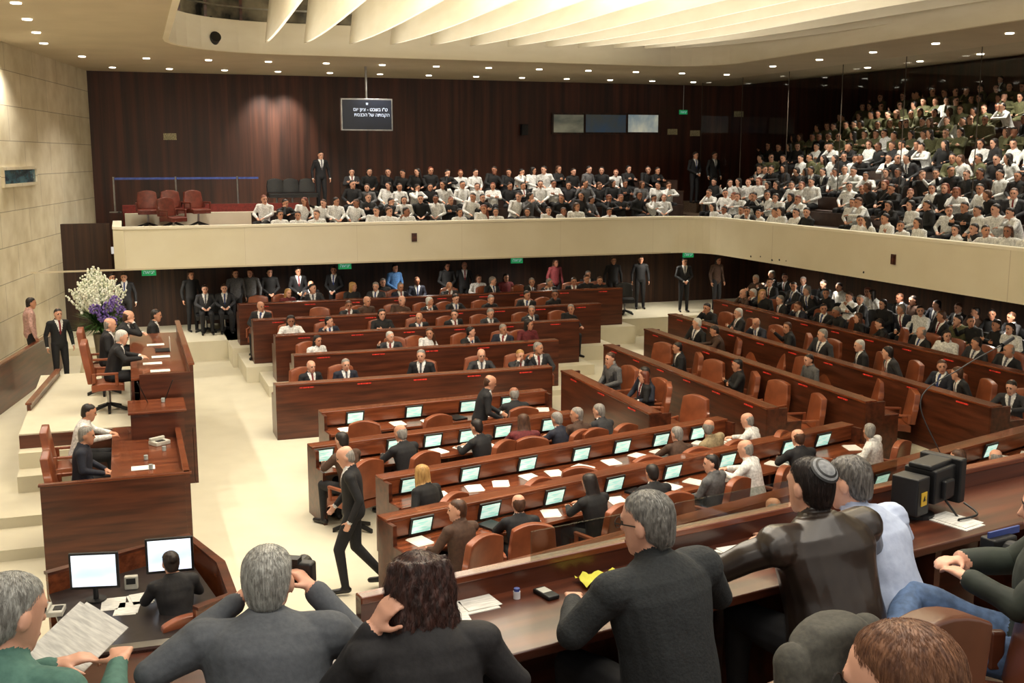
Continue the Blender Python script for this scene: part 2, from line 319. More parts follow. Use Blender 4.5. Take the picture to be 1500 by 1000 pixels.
def outfit(kind):
    r=random.random()
    if kind=='mk': 
        t=random.choice(['black suit','black suit','dark grey suit','navy suit','dark grey suit','brown jacket','black top']); h=random.choice(['short','short','bald','short','long'] if r<.8 else ['short']); c=random.choice(['dark','grey','grey','brown','white'])
        if h=='bald': c='grey'
        if h=='long': c=random.choice(['dark','brown','blond']); t=random.choice(['black top','dark red top','white shirt'])
    elif kind=='student':
        t=random.choice(['white shirt']*10+['black top']*9+['grey sweater','dark grey suit']); h=random.choice(['short','long','short']); c=random.choice(['dark','dark','dark','brown','redbrown'])
    elif kind=='soldier':
        t=random.choice(['olive uniform']*8+['white shirt','black top']); h=random.choice(['short','long','short']); c=random.choice(['dark','dark','brown','dark','dark'])
    else:
        t=random.choice(['white shirt']*6+['olive uniform']+['black top']*8+['grey sweater','brown jacket','dark grey suit']); h=random.choice(['short','long','short']); c=random.choice(['dark','dark','brown','dark','dark'])
    return h,c,t
# ---------------------------------------------------------------- room shell
struct(bx('floor',(0,24,-.1,50,60,.2),CARPET))
for nm,p1,p2,z0,z1,m in [('wall_back',BR(-3,7.2),BR(TC+12,7.2),2.4,8.4,WALLW),('wall_right',BR(TC+11,7.2),BR(TC+11,-26),2.4,9,WALLW),('wall_back_lower',BR(-4,3.2),BR(TC+3.6,3.2),0,2.5,WALLL),('wall_right_lower',BR(TC+3.6,3.4),BR(TC+3.6,-26),0,2.5,WALLL),('wall_side',BR(-4,3.0),BR(-.1,3.0),0,3.35,WALLL)]:
    d=p2-p1; L=d.length; struct(bx(nm,(L/2,.1,(z1-z0)/2,L,.2,z1-z0),m,None,(p1.x,p1.y,z0),math.atan2(d.y,d.x)))
w1=Vector((-12.75,34.2)); w2=Vector((-12.75+.154*24,10.2)); d=w2-w1; L=d.length; wa=math.atan2(d.y,d.x)
wl=struct(bx('wall_left',(L/2,-.15,4,L,.3,8),STONE,None,(w1.x,w1.y,0),wa))
k=w1+d.normalized()*8.7
struct(bx('window_1',(0,.005,0,2.6,.03,.3),pm('niche_glass',(84,118,128),(40,56,60),(2,2,6),.2,emit=.08),None,(k.x,k.y,4.66),wa)); struct(bx('trim_5',[(0,.02,.19,2.74,.08,.07),(0,.02,-.19,2.74,.08,.07),(1.33,.02,0,.07,.08,.38),(-1.33,.02,0,.07,.08,.38)],STONE,None,(k.x,k.y,4.66),wa))
def arc(ct,cs,r,a0,a1,n=8):
    return [(ct+r*math.cos(a0+(a1-a0)*i/n),cs+r*math.sin(a0+(a1-a0)*i/n)) for i in range(n+1)]
path=[(1.2,-26),(1.3,-14)]+arc(4.2,-3,2.8,math.pi,math.pi/2)+[(9,-.2)]+arc(TC-1.5,-1.7,1.5,math.pi/2,0)+[(TC,-14),(TC,-26)]
opath=[(-14,-26),(-14,-14)]+[(-14,-3)]*2+[(-14,7.4)]*3+[(0,7.4)]*2+[(3,7.4)]*2+[(9,7.4)]+[(TC,7.4)]*3+[(TC+5,7.4)]*4+[(TC+5,0)]*2+[(TC+5,-14),(TC+5,-26)]
n=len(path); V=[BR(a,b,7.62) for a,b in path]+[BR(a,b,7.62) for a,b in opath]; F=[(i,i+1,n+i+1,n+i) for i in range(n-1)]
struct(mo('ceiling',V,F,SOFF)); struct(mo('ceiling.001',[BR(TC+5,-26,7.62),BR(TC+5,7.4,7.62),BR(TC+12,7.4,8.35),BR(TC+12,-26,8.35)],[(0,1,2,3)],SOFF))
struct(sweep('trim_1',[BR(a,b) for a,b in path],7.6,8.35,.12,FINM))
struct(mo('ceiling.002',[BR(-2,-26,9.6),BR(-2,3,9.6),BR(TC+3,3,9.6),BR(TC+3,-26,9.6)],[(0,1,2,3)],SOFF))
struct(sweep('wall_upper',[BR(a,b) for a,b in [(1.0,-26),(1.1,-14)]+arc(4.2,-3,3.1,math.pi,math.pi/2)+[(9,.1),(TC+.3,.1),(TC+.3,-26)]],8.3,9.65,.1,FINM))
DG=pm('gallery_dark_glass_glow',(130,120,96),(34,32,28),(1.6,1.6,2),.25,emit=.12)  # faint glow put into the glass colour so the opening looks brighter
struct(sweep('window_2',[BR(a,b) for a,b in arc(4.2,-3,2.95,math.pi*.98,math.pi/2,10)+[(9.2,-.05)]],8.38,9.2,.04,DG))
for i,(a_,b_) in enumerate(arc(4.2,-3,2.85,math.pi*.95,math.pi/2,4)+[(5.6,-.15),(7.2,-.15)]): struct(bx('trim_2',(0,0,.42,.07,.07,.84),WOODD,None,BR(a_,b_,8.36),A))
struct(sweep('trim_6',[BR(a,b) for a,b in arc(4.2,-3,2.7,math.pi*.98,math.pi/2,10)+[(9.2,-.3)]],8.62,8.66,.03,METAL))
fp=[(390,19),(447,20),(513,21.5),(573,23),(632,24),(690,25),(745,26.5),(800,28),(848,29),(900,30.5),(945,32),(990,33)]
for i,(px,a) in enumerate(fp):
    b0=BR(0,-.9); z0=7.80+.2*i/11; l=lat(b0,U,px,z0); p=b0+U*l; a=math.radians(a); dd=Vector((math.sin(a),-math.cos(a))); q=Vector((dd.y,-dd.x)); V=[];F=[]; m=16
    for j in range(m+1):
        f=j/m; c=p+dd*22*f+q*(.35*math.sin(f*3.1)); zb=z0-.18*math.sin(min(f*5,1.57))+.2*math.sin(f*2.6)**2; tk=.05+.1*min(1,f*4)
        for s_,zz in((-1,zb),(-1,9.55),(1,zb),(1,9.55)):
            k_=.03 if zz==zb else tk; V.append((c.x+q.x*s_*k_-q.x*.25*(zz>9),c.y+q.y*s_*k_-q.y*.25*(zz>9),zz))
    for j in range(m):
        b4=j*4; F+=[(b4,b4+4,b4+5,b4+1),(b4+2,b4+3,b4+7,b4+6),(b4,b4+2,b4+6,b4+4)]
    F+=[(0,1,3,2)]
    top(mo('ceiling_fin',V,F,FINM,smooth=False),'cream curved acoustic fin hanging from the ceiling','ceiling fin','ceiling fins')
# parapet
PP=[BR(0,3.0),BR(0,.25)]+[BR(.25,0)]+[BR(TC*.5,0)]+[BR(a,b) for a,b in arc(TC-1.2,-1.2,1.2,math.pi/2,0,8)]+[BR(TC,-8),BR(TC,-17)]
struct(sweep('wall_parapet',PP,2.37,3.36,.14,CREAM)); struct(sweep('trim_3',[p-Vector((0,.03)) for p in PP],3.36,3.42,.22,FINM))
tiers=[(.14,1.5,2.5),(1.5,2.7,2.8),(2.7,3.9,3.15),(3.9,7.2,3.55)]
for s0,s1,z in tiers: struct(bx('floor.001',(TC/2,(s1-s0)/2,(z-2.4)/2,TC-.3,s1-s0,z-2.4),CARPET,None,BR(.15,s0,2.4),A))
TCP=pm('tier_carpet',(110,90,70),(88,70,54),(20,20,20),.9)
for k_ in range(12):
    z=2.5+.35*k_; struct(bx('floor.002',(.45,-10.1,(z-2.4)/2,.9,20.3,z-2.4),TCP,None,BR(TC+.15+.9*k_,0,2.4),A))
    struct(bx('floor.012',(.45,3.6,(min(z,3.55)-2.4)/2,.9,7.1,min(z,3.55)-2.4),TCP,None,BR(TC+.15+.9*k_,0,2.4),A))
struct(bx('floor.003',(0,0,.02,TC+4,.05,.04),SOFF,None,BR(TC/2,-.0,2.36),A))
struct(bx('floor.004',[(2.4,-.5,-.4,4.7,3.0,.8),(2.4,1.1,.02,4.9,.25,1.1)],REDC,None,BR(.3,3.3,3.2),A))
for i,px in enumerate((167,258,348)):
    b0=BR(0,4.7); l=lat(b0,U,px,4.2); p=b0+U*l; e=empty('barrier_post',(p.x,p.y,3.55)); cyl('pole',.025,1.0,METAL,e); cyl('foot',.16,.03,METAL,e)
    top(e,'steel barrier post carrying a blue belt','barrier post','barrier posts')
    if i==0: bp=p
top(bx('barrier_belt',(2.0,0,.0,4.0,.015,.06),BLUER,None,(bp.x,bp.y,4.5),A),'blue retractable belt stretched between barrier posts','barrier belt')
SB=[]; Brows=[(405,565,810,540,0),(432,522,818,500,.12),(402,490,856,473,.24),(370,468,886,448,.36),(350,446,915,424,.48)]
for r in Brows:
    a=ts(G(r[0],r[1],r[4]+1)); b=ts(G(r[2],r[3],r[4]+1)); SB.append((a[0],b[0],(a[1]+b[1])/2,r[4]))
for i,(t0,t1,s,z) in enumerate(SB):
    if i: struct(bx('floor.005',((t1-t0)/2+0,(3.3-s)/2,z/2,t1-t0+.5,3.3-s+.4,z),CARPET,None,BR(t0,s-.2,0),A))
struct(bx('floor.006',(11.5,1.6,.24,23,3.2,.48),CARPET,None,BR(-3.5,.1,0),A))
# ---------------------------------------------------------------- chairs
def rb(name,sx,sy,sz,r,mat,parent,loc,bend=0,rot=(0,0,0),tilt=0):
    o=bx(name,(0,0,0,sx,sy,sz),mat,parent,loc,rot)
    m=o.modifiers.new('s','SUBSURF'); m.subdivision_type='SIMPLE'; m.levels=m.render_levels=3
    b=o.modifiers.new('b','BEVEL'); b.width=r; b.segments=3; b.limit_method='ANGLE'; b.angle_limit=1
    baked(o)
    for v in o.data.vertices:
        x,y,z=v.co; f=max(0,z/sz+.1)
        if name=='backrest': x=x*(1-.32*f**2); z=z-(.28*x*x/sx)*(1 if z>0 else 0)*2
        v.co.x=x; v.co.y=y+bend*x*x+tilt*z; v.co.z=z
        if name=='seat': v.co.z=z-.35*y*y
    return o
def chair_proto(mat,hgt=.58,arms=True,name='office_chair',w=.54):
    e=empty(name,(0,0,-50))
    rb('seat',.52,.5,.12,.045,mat,e,(0,0,.44)); rb('backrest',w,.1,hgt,.045,mat,e,(0,-.27,.50+hgt/2),-.5,tilt=-.15)
    if arms:
        for x in(-.29,.29): bx('armrest',[(x,.0,.66,.05,.34,.04),(x,.14,.56,.04,.05,.2),(x,-.2,.6,.04,.06,.16)],mat,e,bevel=.012)
    cyl('stem',.03,.28,METAL,e,(0,0,.1)); 
    V=[];F=[]
    for i in range(5):
        a=i*2*math.pi/5; c,s=math.cos(a),math.sin(a); b=len(V)
        for (r,w_,z) in((.02,.03,.14),(.29,.02,.05)):
            V+=[(c*r-s*w_,s*r+c*w_,z),(c*r+s*w_,s*r-c*w_,z),(c*r+s*w_,s*r-c*w_,z-.05),(c*r-s*w_,s*r+c*w_,z-.05)]
        F+=[(b,b+1,b+5,b+4),(b+1,b+2,b+6,b+5),(b+2,b+3,b+7,b+6),(b+3,b,b+4,b+7),(b+4,b+5,b+6,b+7)]
    mo('base',V,F,BLACKP,e)
    return e
CH=chair_proto(LEATH)
CH['label']='brown leather swivel armchair standing at a desk row'; CH['category']='chair'; CH['group']='brown leather hall chairs'
used=[False]
def chair(x,y,z,rot,label=None,proto=None):
    p=proto or CH
    if not used[0] and p is CH: used[0]=True; c=CH; c.location=(x,y,z); c.rotation_euler=(0,0,rot)
    else: c=ctree(p,None,(x,y,z),rot)
    if label: c['label']=label
    return c
def paper(x,y,z,rot,mat=None,sx=.21,sy=.29,label='white sheet of paper lying on a desk'):
    o=bx('paper_sheet',[(0,0,.002,sx,sy,.004),(.02,.015,.006,sx*.96,sy*.96,.003)],mat or random.choice([PAPER,PRINT]),None,(x,y,z),rot); return top(o,label,'paper','desk papers')
# ---------------------------------------------------------------- desk rows
def desk_row(p1,p2,z,side,kind,label,mons=None,leds=True):
    p1=Vector(p1[:2]);p2=Vector(p2[:2]);d=p2-p1;L=d.length;a=math.atan2(d.y,d.x)
    e=empty('desk_row',(p1.x,p1.y,z),a); s=side
    bx('front_panel',[(L/2,s*.03,.5,L,.05,1.0)],WOODD,e)
    bx('ledge',[(L/2,s*.11,1.01,L+.04,.24,.04),(L/2,s*.21,.9,L,.03,.2)],WOOD,e,bevel=.008)
    bx('worktop',(L/2,s*.45,.745,L,.5,.04),WOOD,e,bevel=.006)
    for x in(0,L): bx('end_panel',[(x,s*.2,.5,.05,.38,1.0),(x,s*.52,.38,.05,.3,.76)],WOODD,e)
    nb=max(1,round(L/1.15))
    for i in range(1,nb): bx('divider',[(L*i/nb,s*.4,.37,.03,.55,.7)],WOODD,e)
    if leds:
        for i in range(nb): bx('name_display',(L*(i+.5)/nb,-s*.004,.95,.26,.014,.022),REDL,e)
    if mons:
        for px in mons:
            q=p1+Vector((-d.y,d.x)).normalized()*s*.25; l=lat(q,d.normalized(),px,z+.9)
            if l<.1 or l>L-.1: continue
            m=empty('monitor',(l,s*.25,.9)); m.parent=e; KIDS.setdefault(e.name,[]).append(m); m.rotation_euler=(math.radians(-18)*s,0,0)
            bx('frame',(0,0,0,.31,.03,.23),BLACKP,m,bevel=.008); bx('screen',(0,s*.018,.0,.25,.006,.18),SCRT,m)
    top(e,label,'desk','hall desk rows')
    return dict(p=p1,d=d.normalized(),L=L,z=z,s=s,a=a,q=Vector((-d.y,d.x)).normalized()*s)
def fill_row(R,px,outk='mk',ch=True,where='at a desk row',poses=('desk','lap','fold','chin','lapl','lapr','tilt','gest'),gap=1.0,spec={},extra=0,maxpx=1600):
    occ=[]; rot=R['a']+(math.pi if R['s']>0 else 0)
    def put(l,x):
        b=R['p']+R['q']*1.0; c=b+R['d']*l; occ.append(l)
        h,cc,t=outfit(outk); po=random.choice(poses)
        if x in spec: h,cc,t,po=spec[x]
        rr=rot+random.uniform(-.5,.5)
        person(po,h,cc,t,(c.x,c.y,R['z']),rr,where,'members seated in the hall',random.uniform(.98,1.07))
        if ch: k=b+R['q']*.06+R['d']*l; chair(k.x,k.y,R['z'],rr)
    for x in px:
        l=lat(R['p']+R['q']*1.0,R['d'],x,R['z']+1.22); put(min(max(l,.25),R['L']+.3),x)
    n=max(1,int(R['L']/gap))
    for i in range(n):
        l=(i+.5)*R['L']/n
        if all(abs(l-o)>.62 for o in occ):
            if random.random()<extra: put(l,None); continue
            if ch:
                k=R['p']+R['q']*(1.0+random.uniform(-.05,.1))+R['d']*l; chair(k.x,k.y,R['z'],rot+random.uniform(-.5,.5))
BP=[[453,505,618,703,762,790],[462,575,620,735,772],[425,482,560,614,663,713,775,828],[377,513,535,580,628,662,770,808],[420,460,515,585,720,772,805,840,860,878]]
SPEC={618:('short','grey','black suit','lap'),462:('long','dark','white shirt','lap'),453:('bald','grey','black suit','lap'),762:('short','blond','dark grey suit','chin'),703:('bald','grey','dark grey suit','desk')}
for i,(t0,t1,s,z) in enumerate(SB):
    R=desk_row(BR(t0,s),BR(t1,s),z,1,'b','long dark wood desk row with small red name displays')
    fill_row(R,BP[i],spec=SPEC,extra=[0,.2,.4,.5,.5][i])
Rr=[(812,545,962,606,0),(888,506,1118,600,0),(945,483,1265,590,.12),(1000,460,1420,600,.24),(1045,440,1500,550,.36)]
RP=[[853,870,942,950],[998,1078],[1018,1058,1190],[1080,1120,1160,1265,1315,1378],[1062,1095,1122,1147,1182,1205,1235,1262,1300,1345,1385,1425,1470]]
for i,r in enumerate(Rr):
    a=ts(G(r[0],r[1],r[4]+1)); b=ts(G(r[2],r[3],r[4]+1)); t=(a[0]+b[0])/2
    if i==4: b=(b[0],-16)
    if r[4]: struct(bx('floor.007',((TC+3.6-t)/2+.1,(b[1]-a[1])/2,r[4]/2,TC+3.8-t,a[1]-b[1]+.6,r[4]),CARPET,None,BR(t-.2,a[1],0),A))
    R=desk_row(BR(t,a[1]),BR(t,b[1]),r[4],1,'r','long dark wood desk row with small red name displays')
    fill_row(R,RP[i],extra=[0,.15,.25,.5,.4][i],spec={853:('bald','white','dark grey suit','lap'),870:('short','brown','grey sweater','lap'),942:('short','dark','navy suit','tilt'),950:('long','redbrown','black top','lap'),998:('short','dark','black suit','lap'),1190:('short','dark','grey sweater','lap'),1078:('short','dark','black top','fold')})
BCH=chair_proto(BLACKP,.42,False,'side_chair',.5); BCH.location=BR(TC-1.9,1.0,.48); BCH.rotation_euler=(0,0,A+2.8); top(BCH,'black side chair standing against the rear wall','chair','side chairs')
for k_,tt in enumerate((16.9,18.0)):
    for px in range(1130 if k_ else 1110,1500,27):
        b=BR(tt,0); l=lat(b,-N,px+random.uniform(-6,6),1.8+.15*k_)
        c=b-N*l; h,cc,t=outfit(random.choice(['mk','mixed','student'])); zz=.56
        person(random.choice(['lap','fold','lapl','lapr','tilt','gest']),h,cc,t,(c.x,c.y,zz),A+math.pi/2+random.uniform(-.3,.3),'on side seats','guests on the side seats')
        ctree(BCH,None,(c.x,c.y,zz),A+math.pi/2)
struct(bx('floor.008',(1.2,-9.5,.28,2.9,20,.56),CARPET,None,BR(17.2,0,0),A))
NR=[((468,602),(792,571),[520,606,685,745]),((452,652),(832,603),[474,580,634,685,736,805]),((552,698),(1050,612),[601,688,772,851,911,968,1022]),((555,757),(1232,620),[617,717,812,900,985,1065,1156,1205]),((665,845),(1500,625),[757,866,968,1065,1180,1290,1397,1450])]
NP=[[757],[513,598,711,770,827,848,890],[627,1000,1052,1110],[765,878,965,1045,1110,1180,1285],[1425,1470]]
NS={757:('bald','grey','black suit','desk'),513:('short','dark','brown jacket','desk'),598:('bald','grey','black suit','desk'),711:('short','dark','black suit','desk'),627:('long','blond','black top','lapr'),765:('bald','brown','black suit','desk'),878:('long','dark','black top','desk'),1000:('short','grey','brown jacket','chin'),1052:('bald','grey','beige jacket','tilt'),1110:('bald','grey','white shirt','desk'),1285:('short','grey','white shirt','tilt'),965:('short','dark','black suit','desk'),1045:('short','dark','grey sweater','lapl'),1180:('bald','brown','black suit','desk'),1425:('short','brown','black suit','chin'),1470:('bald','grey','dark grey suit','tilt')}
NRR=[]
for i,(a,b,m) in enumerate(NR):
    R=desk_row(G(a[0],a[1],1),G(b[0],b[1],1),0,-1,'n','wooden desk row with built-in monitors and papers',mons=m,leds=False); NRR.append(R)
    fill_row(R,NP[i],poses=('desk','lap','chin','tilt','gest','lapr'),spec=NS,gap=.95,extra=[0,.3,.35,.25,.2][i])
for R in NRR:
    l=.3
    while l<R['L']-.2:
        c=R['p']+R['q']*(.46+random.uniform(-.05,.05))+R['d']*l; 
        if random.random()<.85: paper(c.x,c.y,.766,R['a']+random.uniform(-.5,.5))
        elif random.random()<.6: top(bx('folder',(0,0,.015,.24,.31,.03),BLACKP,None,(c.x,c.y,.766),R['a']+.2,bevel=.004),'dark closed folder lying on a desk','folder','desk folders')
        l+=random.uniform(.33,.58)
def pst(px,py,z,pose,h,c,t,rot,where,**k):
    g=G(px,py,z); return person(pose,h,c,t,(g.x,g.y,z),rot,where,**k)
pst(520,866,0,'walk','bald','grey','black suit',math.radians(97),'',sc_=1.06,label='balding person in a black suit walking across the cream carpet')
b=NRR[0]; c=b['p']+b['q']*1.45+b['d']*(lat(b['p']+b['q']*1.45,b['d'],703,1.4)); person('talk','bald','brown','black suit',(c.x,c.y,0),-1.4,'x',label='balding person in a black suit bending over a desk')
for px,h,c,t,po in [(165,'short','dark','black suit','clasp'),(183,'short','dark','black suit','stand'),(280,'long','brown','black top','stand'),(345,'long','brown','grey sweater','stand'),(368,'long','brown','grey sweater','stand'),(395,'long','dark','black top','clasp'),(437,'short','dark','black suit','clasp'),(490,'short','dark','black suit','clasp'),(578,'short','dark','blue shirt','clasp'),(655,'long','dark','black top','clasp'),(680,'bald','grey','black suit','stand'),(938,'short','dark','black top','stand'),(1002,'short','dark','black suit','clasp'),(1050,'long','dark','brown jacket','stand'),(813,'long','brown','dark red top','stand'),(898,'long','brown','black top','stand')]:
    b0=BR(0,1.9 if px<950 else .9); l=lat(b0,U,px,1.6); p=b0+U*l; person(po,h,c,t,(p.x,p.y,.48),A+math.pi+random.uniform(-.5,.5),'below the balcony','people standing below the balcony',.97)
for px in (300,328,455,560,610,700,740,860): 
    b0=BR(0,1.6); l=lat(b0,U,px,1.6); p=b0+U*l; h,c,t=outfit('mk'); person('lap',h,c,t,(p.x,p.y,.48),A+math.pi,'below the balcony','people seated below the balcony'); ctree(BCH,None,(p.x,p.y,.48),A+math.pi)
for i,px in enumerate((218,505,757,1008)):
    b0=BR(0,.3); l=lat(b0,U,px,2.3); p=b0+U*l; e=empty('exit_sign',(p.x,p.y,2.18),A); bx('panel',(0,0,.09,.34,.05,.17),GREEN,e); bx('bracket',(0,0,.21,.03,.03,.08),METAL,e)
    text('lettering','יציאה'[::-1],.12,TXT,e,(0,-.03,.09),(math.pi/2,0,0)); top(e,'green illuminated exit sign hanging below the balcony','sign','exit signs')
def wallpt(px,py,s=7.15):
    b0=BR(0,s); z=5.5
    for _ in range(4):
        l=lat(b0,U,px,z); p=b0+U*l; dy=p.y; v=(500-py)/FP; z=H+dy*(-sT+v*cT)/(cT+v*sT)
    return p,z
for i,(x0,x1,m) in enumerate([(809,856,WINC),(856,918,WINB),(918,965,WINL)]):
    p,z=wallpt((x0+x1)/2,181); q,_=wallpt(x0,181); w=2*(p-q).length; struct(bx(f'window_{i+3}',[(0,0,0,w,.06,.6)],m,None,(p.x,p.y,z),A)); struct(bx('trim_4',[(0,0,.33,w+.05,.1,.06),(0,0,-.33,w+.05,.1,.06),(-w/2,0,0,.07,.1,.6),(w/2,0,0,.07,.1,.6)],WALLL,None,(p.x,p.y,z),A))
for px,py in((249,200),(985,193),(1018,195),(1082,167)):
    p,z=wallpt(px,py); top(bx('wall_sign',[(0,0,0,.38,.03,.2)],SIGN,None,(p.x,p.y,z),A),'small ivory sign with a row of pictograms','sign','ivory wall signs')
p,z=wallpt(1001,160,6.6); e=empty('exit_sign',(p.x,p.y,z-.1),A); bx('panel',(0,0,0,.3,.05,.15),GREEN,e); cyl('rod',.012,7.6-z,METAL,e,(0,0,.08)); text('lettering','יציאה'[::-1],.11,TXT,e,(0,-.03,0),(math.pi/2,0,0)); top(e,'green exit sign hanging on a rod from the ceiling','sign','exit signs')
p,z=wallpt(537,168,3.0); e=empty('hanging_display',(p.x,p.y,z),A+.02)
bx('frame',(0,0,0,1.5,.12,.9),METAL,e,bevel=.01); bx('screen',(0,-.065,0,1.42,.01,.82),SCRD,e); cyl('pole',.035,7.6-z-.3,METAL,e,(0,0,.45))
text('lettering','ט"ו בשבט - ציון יום'[::-1],.13,TXT,e,(.1,-.075,.14),(math.pi/2,0,0)); text('lettering','הקמתה של הכנסת'[::-1],.13,TXT,e,(.14,-.075,-.01),(math.pi/2,0,0))
bx('emblem',[(0,0,0,.06,.004,.01),(0,0,.022,.045,.004,.008),(0,0,.035,.01,.004,.035),(-.026,0,.035,.007,.004,.035),(.026,0,.035,.007,.004,.035)],TXT,e,(0,-.075,.28)); top(e,'flat display hanging from a ceiling pole with Hebrew text','display')
p,z=wallpt(310,50,-.6); e=empty('stage_spotlight',(p.x,p.y,7.9)); cyl('lamp_body',.13,.3,BLACKP,e,(0,0,-.1),(1.2,0,.6)); cyl('yoke',.03,.5,BLACKP,e,(0,0,0)); top(e,'black stage spotlight hanging from the ceiling edge','spotlight')
p,z=wallpt(768,190,7.0); top(bx('loudspeaker',[(0,0,0,.22,.2,.36),(0,-.11,.06,.14,.02,.14)],BLACKP,None,(p.x,p.y,z),A,bevel=.01),'small black loudspeaker mounted on the wall','loudspeaker')
b0=BR(0,-.03); l=lat(b0,U,607,2.9); p=b0+U*l; top(bx('socket_plate',[(0,0,0,.14,.03,.22),(0,-.02,0,.08,.02,.14)],WOODD,None,(p.x,p.y,3.0),A),'small brown socket plate on the balcony front','socket')
g=G(1353,378,2.9); t_,s_=ts(g); p=BR(TC-.02,s_); top(bx('socket_plate',[(0,0,0,.14,.03,.22),(0,-.02,0,.08,.02,.14)],WOODD,None,(p.x,p.y,2.9),A-math.pi/2),'small brown socket plate on the side balcony front','socket')
# ---------------------------------------------------------------- gallery people
cnt=0
GP=['lap','lap','fold','lapl','lapr','lap','chin','tilt','gest']
for ti,(s0,z,x0,x1) in enumerate([(.75,2.5,385,945),(2.1,2.8,385,985),(3.3,3.15,515,985),(4.4,3.55,515,985)]):
    b0=BR(0,s0); a=lat(b0,U,x0,z+1.2); e_=lat(b0,U,x1,z+1.2)
    o=bx('gallery_bench',[((e_-a)/2,-.02,.2,e_-a+.6,.42,.4),((e_-a)/2,-.02,.42,e_-a+.6,.44,.06),((e_-a)/2,.22,.62,e_-a+.6,.05,.36)],BENCH,None,(*(b0+U*a),z),A); top(o,'long upholstered bench row on the rear balcony','bench','gallery benches')
    l=a
    while l<e_:
        skip=(ti==0 and 1.5<l-a<2.6) or random.random()<(.3 if ti==0 else .04)
        if not skip:
            p=b0+U*l; h,c,t=outfit('student')
            if ti==0 and random.random()<.5: t='white shirt'
            person(random.choice(GP),h,c,t,(p.x,p.y+random.uniform(-.08,.08),z-.02-random.uniform(0,.07)),A+math.pi+random.uniform(-.5,.5),'on the rear balcony','audience on the rear balcony',random.uniform(.95,1.06)); cnt+=1
        l+=random.uniform(.44,.54)
for px,h in((470,'stand'),(1017,'clasp'),(1045,'stand')):
    b0=BR(0,5.2 if px<900 else 4.9); l=lat(b0,U,px,4.5); p=b0+U*l; person(h,'short','dark','black suit',(p.x,p.y,3.55),A+math.pi+.2,'at the rear of the balcony',None,1.02)
crowd=[]
def pxof(p,z): return 750+FP*p.x/(p.y*cT+(H-z)*sT)
for k_ in range(11):
    z=2.5+.35*k_; b0=BR(TC+.65+.9*k_,0); px0=1048 if k_<3 else 1085+k_*9
    l=max(lat(b0,-N,px0,z+1.2),-4.5); e_=lat(b0,-N,1515,z+1.2)
    o=bx('gallery_bench',[((e_-l)/2,.02,.2,e_-l+.6,.42,.4),((e_-l)/2,.02,.42,e_-l+.6,.44,.06),((e_-l)/2,.24,.62,e_-l+.6,.05,.36)],BENCH,None,(*(b0-N*l),z),A-math.pi/2); top(o,'long upholstered bench row on the side gallery','bench','gallery benches')
    while l<e_:
        p=b0-N*l; pxx=pxof(p,z+1)
        aisle=(k_<3 and 1195<pxx<1238) or (k_>2 and abs(l-(5.5-.2*k_))<.45)
        if random.random()>.03 and not aisle:
            h,c,t=outfit('student' if k_<3 else 'soldier' if (k_>=6 and random.random()<.9) else 'mixed'); 
            if k_<2 and random.random()<.6: t='white shirt'
            rr=A+math.pi/2+random.uniform(-.5,.5)+.15; po=random.choice(GP)
            if k_<4: person(po,h,c,t,(p.x,p.y,z-.02-random.uniform(0,.06)),rr,'on the side gallery','audience on the side gallery',random.uniform(.97,1.08)); cnt+=1
            else: crowd.append((po,h,c,t,(p.x,p.y,z-.02-random.uniform(0,.08)),rr))
        l+=random.uniform(.47,.58)
def crowd_mesh():
    ml=[];mi={};CO=[];FI=[];MI=[];off=0
    for po,h,c,t,loc,rr in crowd:
        me=arch(po,h,'suit' if 'suit' in t and h!='long' else 'plain',.026); nv=len(me.vertices); co=np.empty(nv*3); me.vertices.foreach_get('co',co); co=co.reshape(-1,3)*1.06
        nf=len(me.polygons); vi=np.empty(len(me.loops),int); me.loops.foreach_get('vertex_index',vi); idx=np.empty(nf,int); me.polygons.foreach_get('material_index',idx)
        if len(vi)!=nf*4: continue
        cs,sn=math.cos(rr),math.sin(rr); co=co@np.array([[cs,sn,0],[-sn,cs,0],[0,0,1]])+np.array(loc)
        ms=mats(t,c,bot=TM['olive uniform'] if t=='olive uniform' else None); mp=[]
        for m in ms:
            if m.name not in mi: mi[m.name]=len(ml); ml.append(m)
            mp.append(mi[m.name])
        CO.append(co);FI.append(vi.reshape(-1,4)+off);MI.append(np.array(mp)[idx]);off+=nv
    CO=np.concatenate(CO);FI=np.concatenate(FI);MI=np.concatenate(MI); me=bpy.data.meshes.new('audience'); me.vertices.add(len(CO)); me.vertices.foreach_set('co',CO.ravel()); me.loops.add(FI.size); me.loops.foreach_set('vertex_index',FI.ravel().astype(np.int32)); me.polygons.add(len(FI)); me.polygons.foreach_set('loop_start',np.arange(0,FI.size,4,dtype=np.int32))
    for m in ml: me.materials.append(m)
    me.polygons.foreach_set('material_index',MI.astype(np.int32)); me.polygons.foreach_set('use_smooth',[True]*len(FI)); me.update(calc_edges=True); me.validate()
    o=ob('audience_crowd',me); top(o,'crowd of seated visitors and uniformed soldiers on rising tiers','crowd'); o['kind']='stuff'
crowd_mesh()
b0=BR(TC+10.3,0); l=lat(b0,-N,1465,6.9); p=b0-N*l; person('stand','short','dark','black suit',(p.x,p.y,6.0),A+math.pi/2,'on the side gallery',None,.95)
for i in range(8):
    p=BR(TC+3.0,5.5-2.6*i); e=empty('glass_screen',(p.x,p.y,3.5),A-math.pi/2); bx('pane',(1.3,0,2.05,2.56,.012,4.1),GLASS,e); bx('post',(0,0,2.05,.012,.02,4.1),POSTM,e); top(e,'tall clear glass screen panel with slim metal post','glass screen','gallery glass screens')
MCH=chair_proto(MAROON,.5,True,'lounge_chair'); MCH['category']='chair'; MCH['label']='maroon leather armchair on the rear balcony'; MCH['group']='maroon balcony chairs'
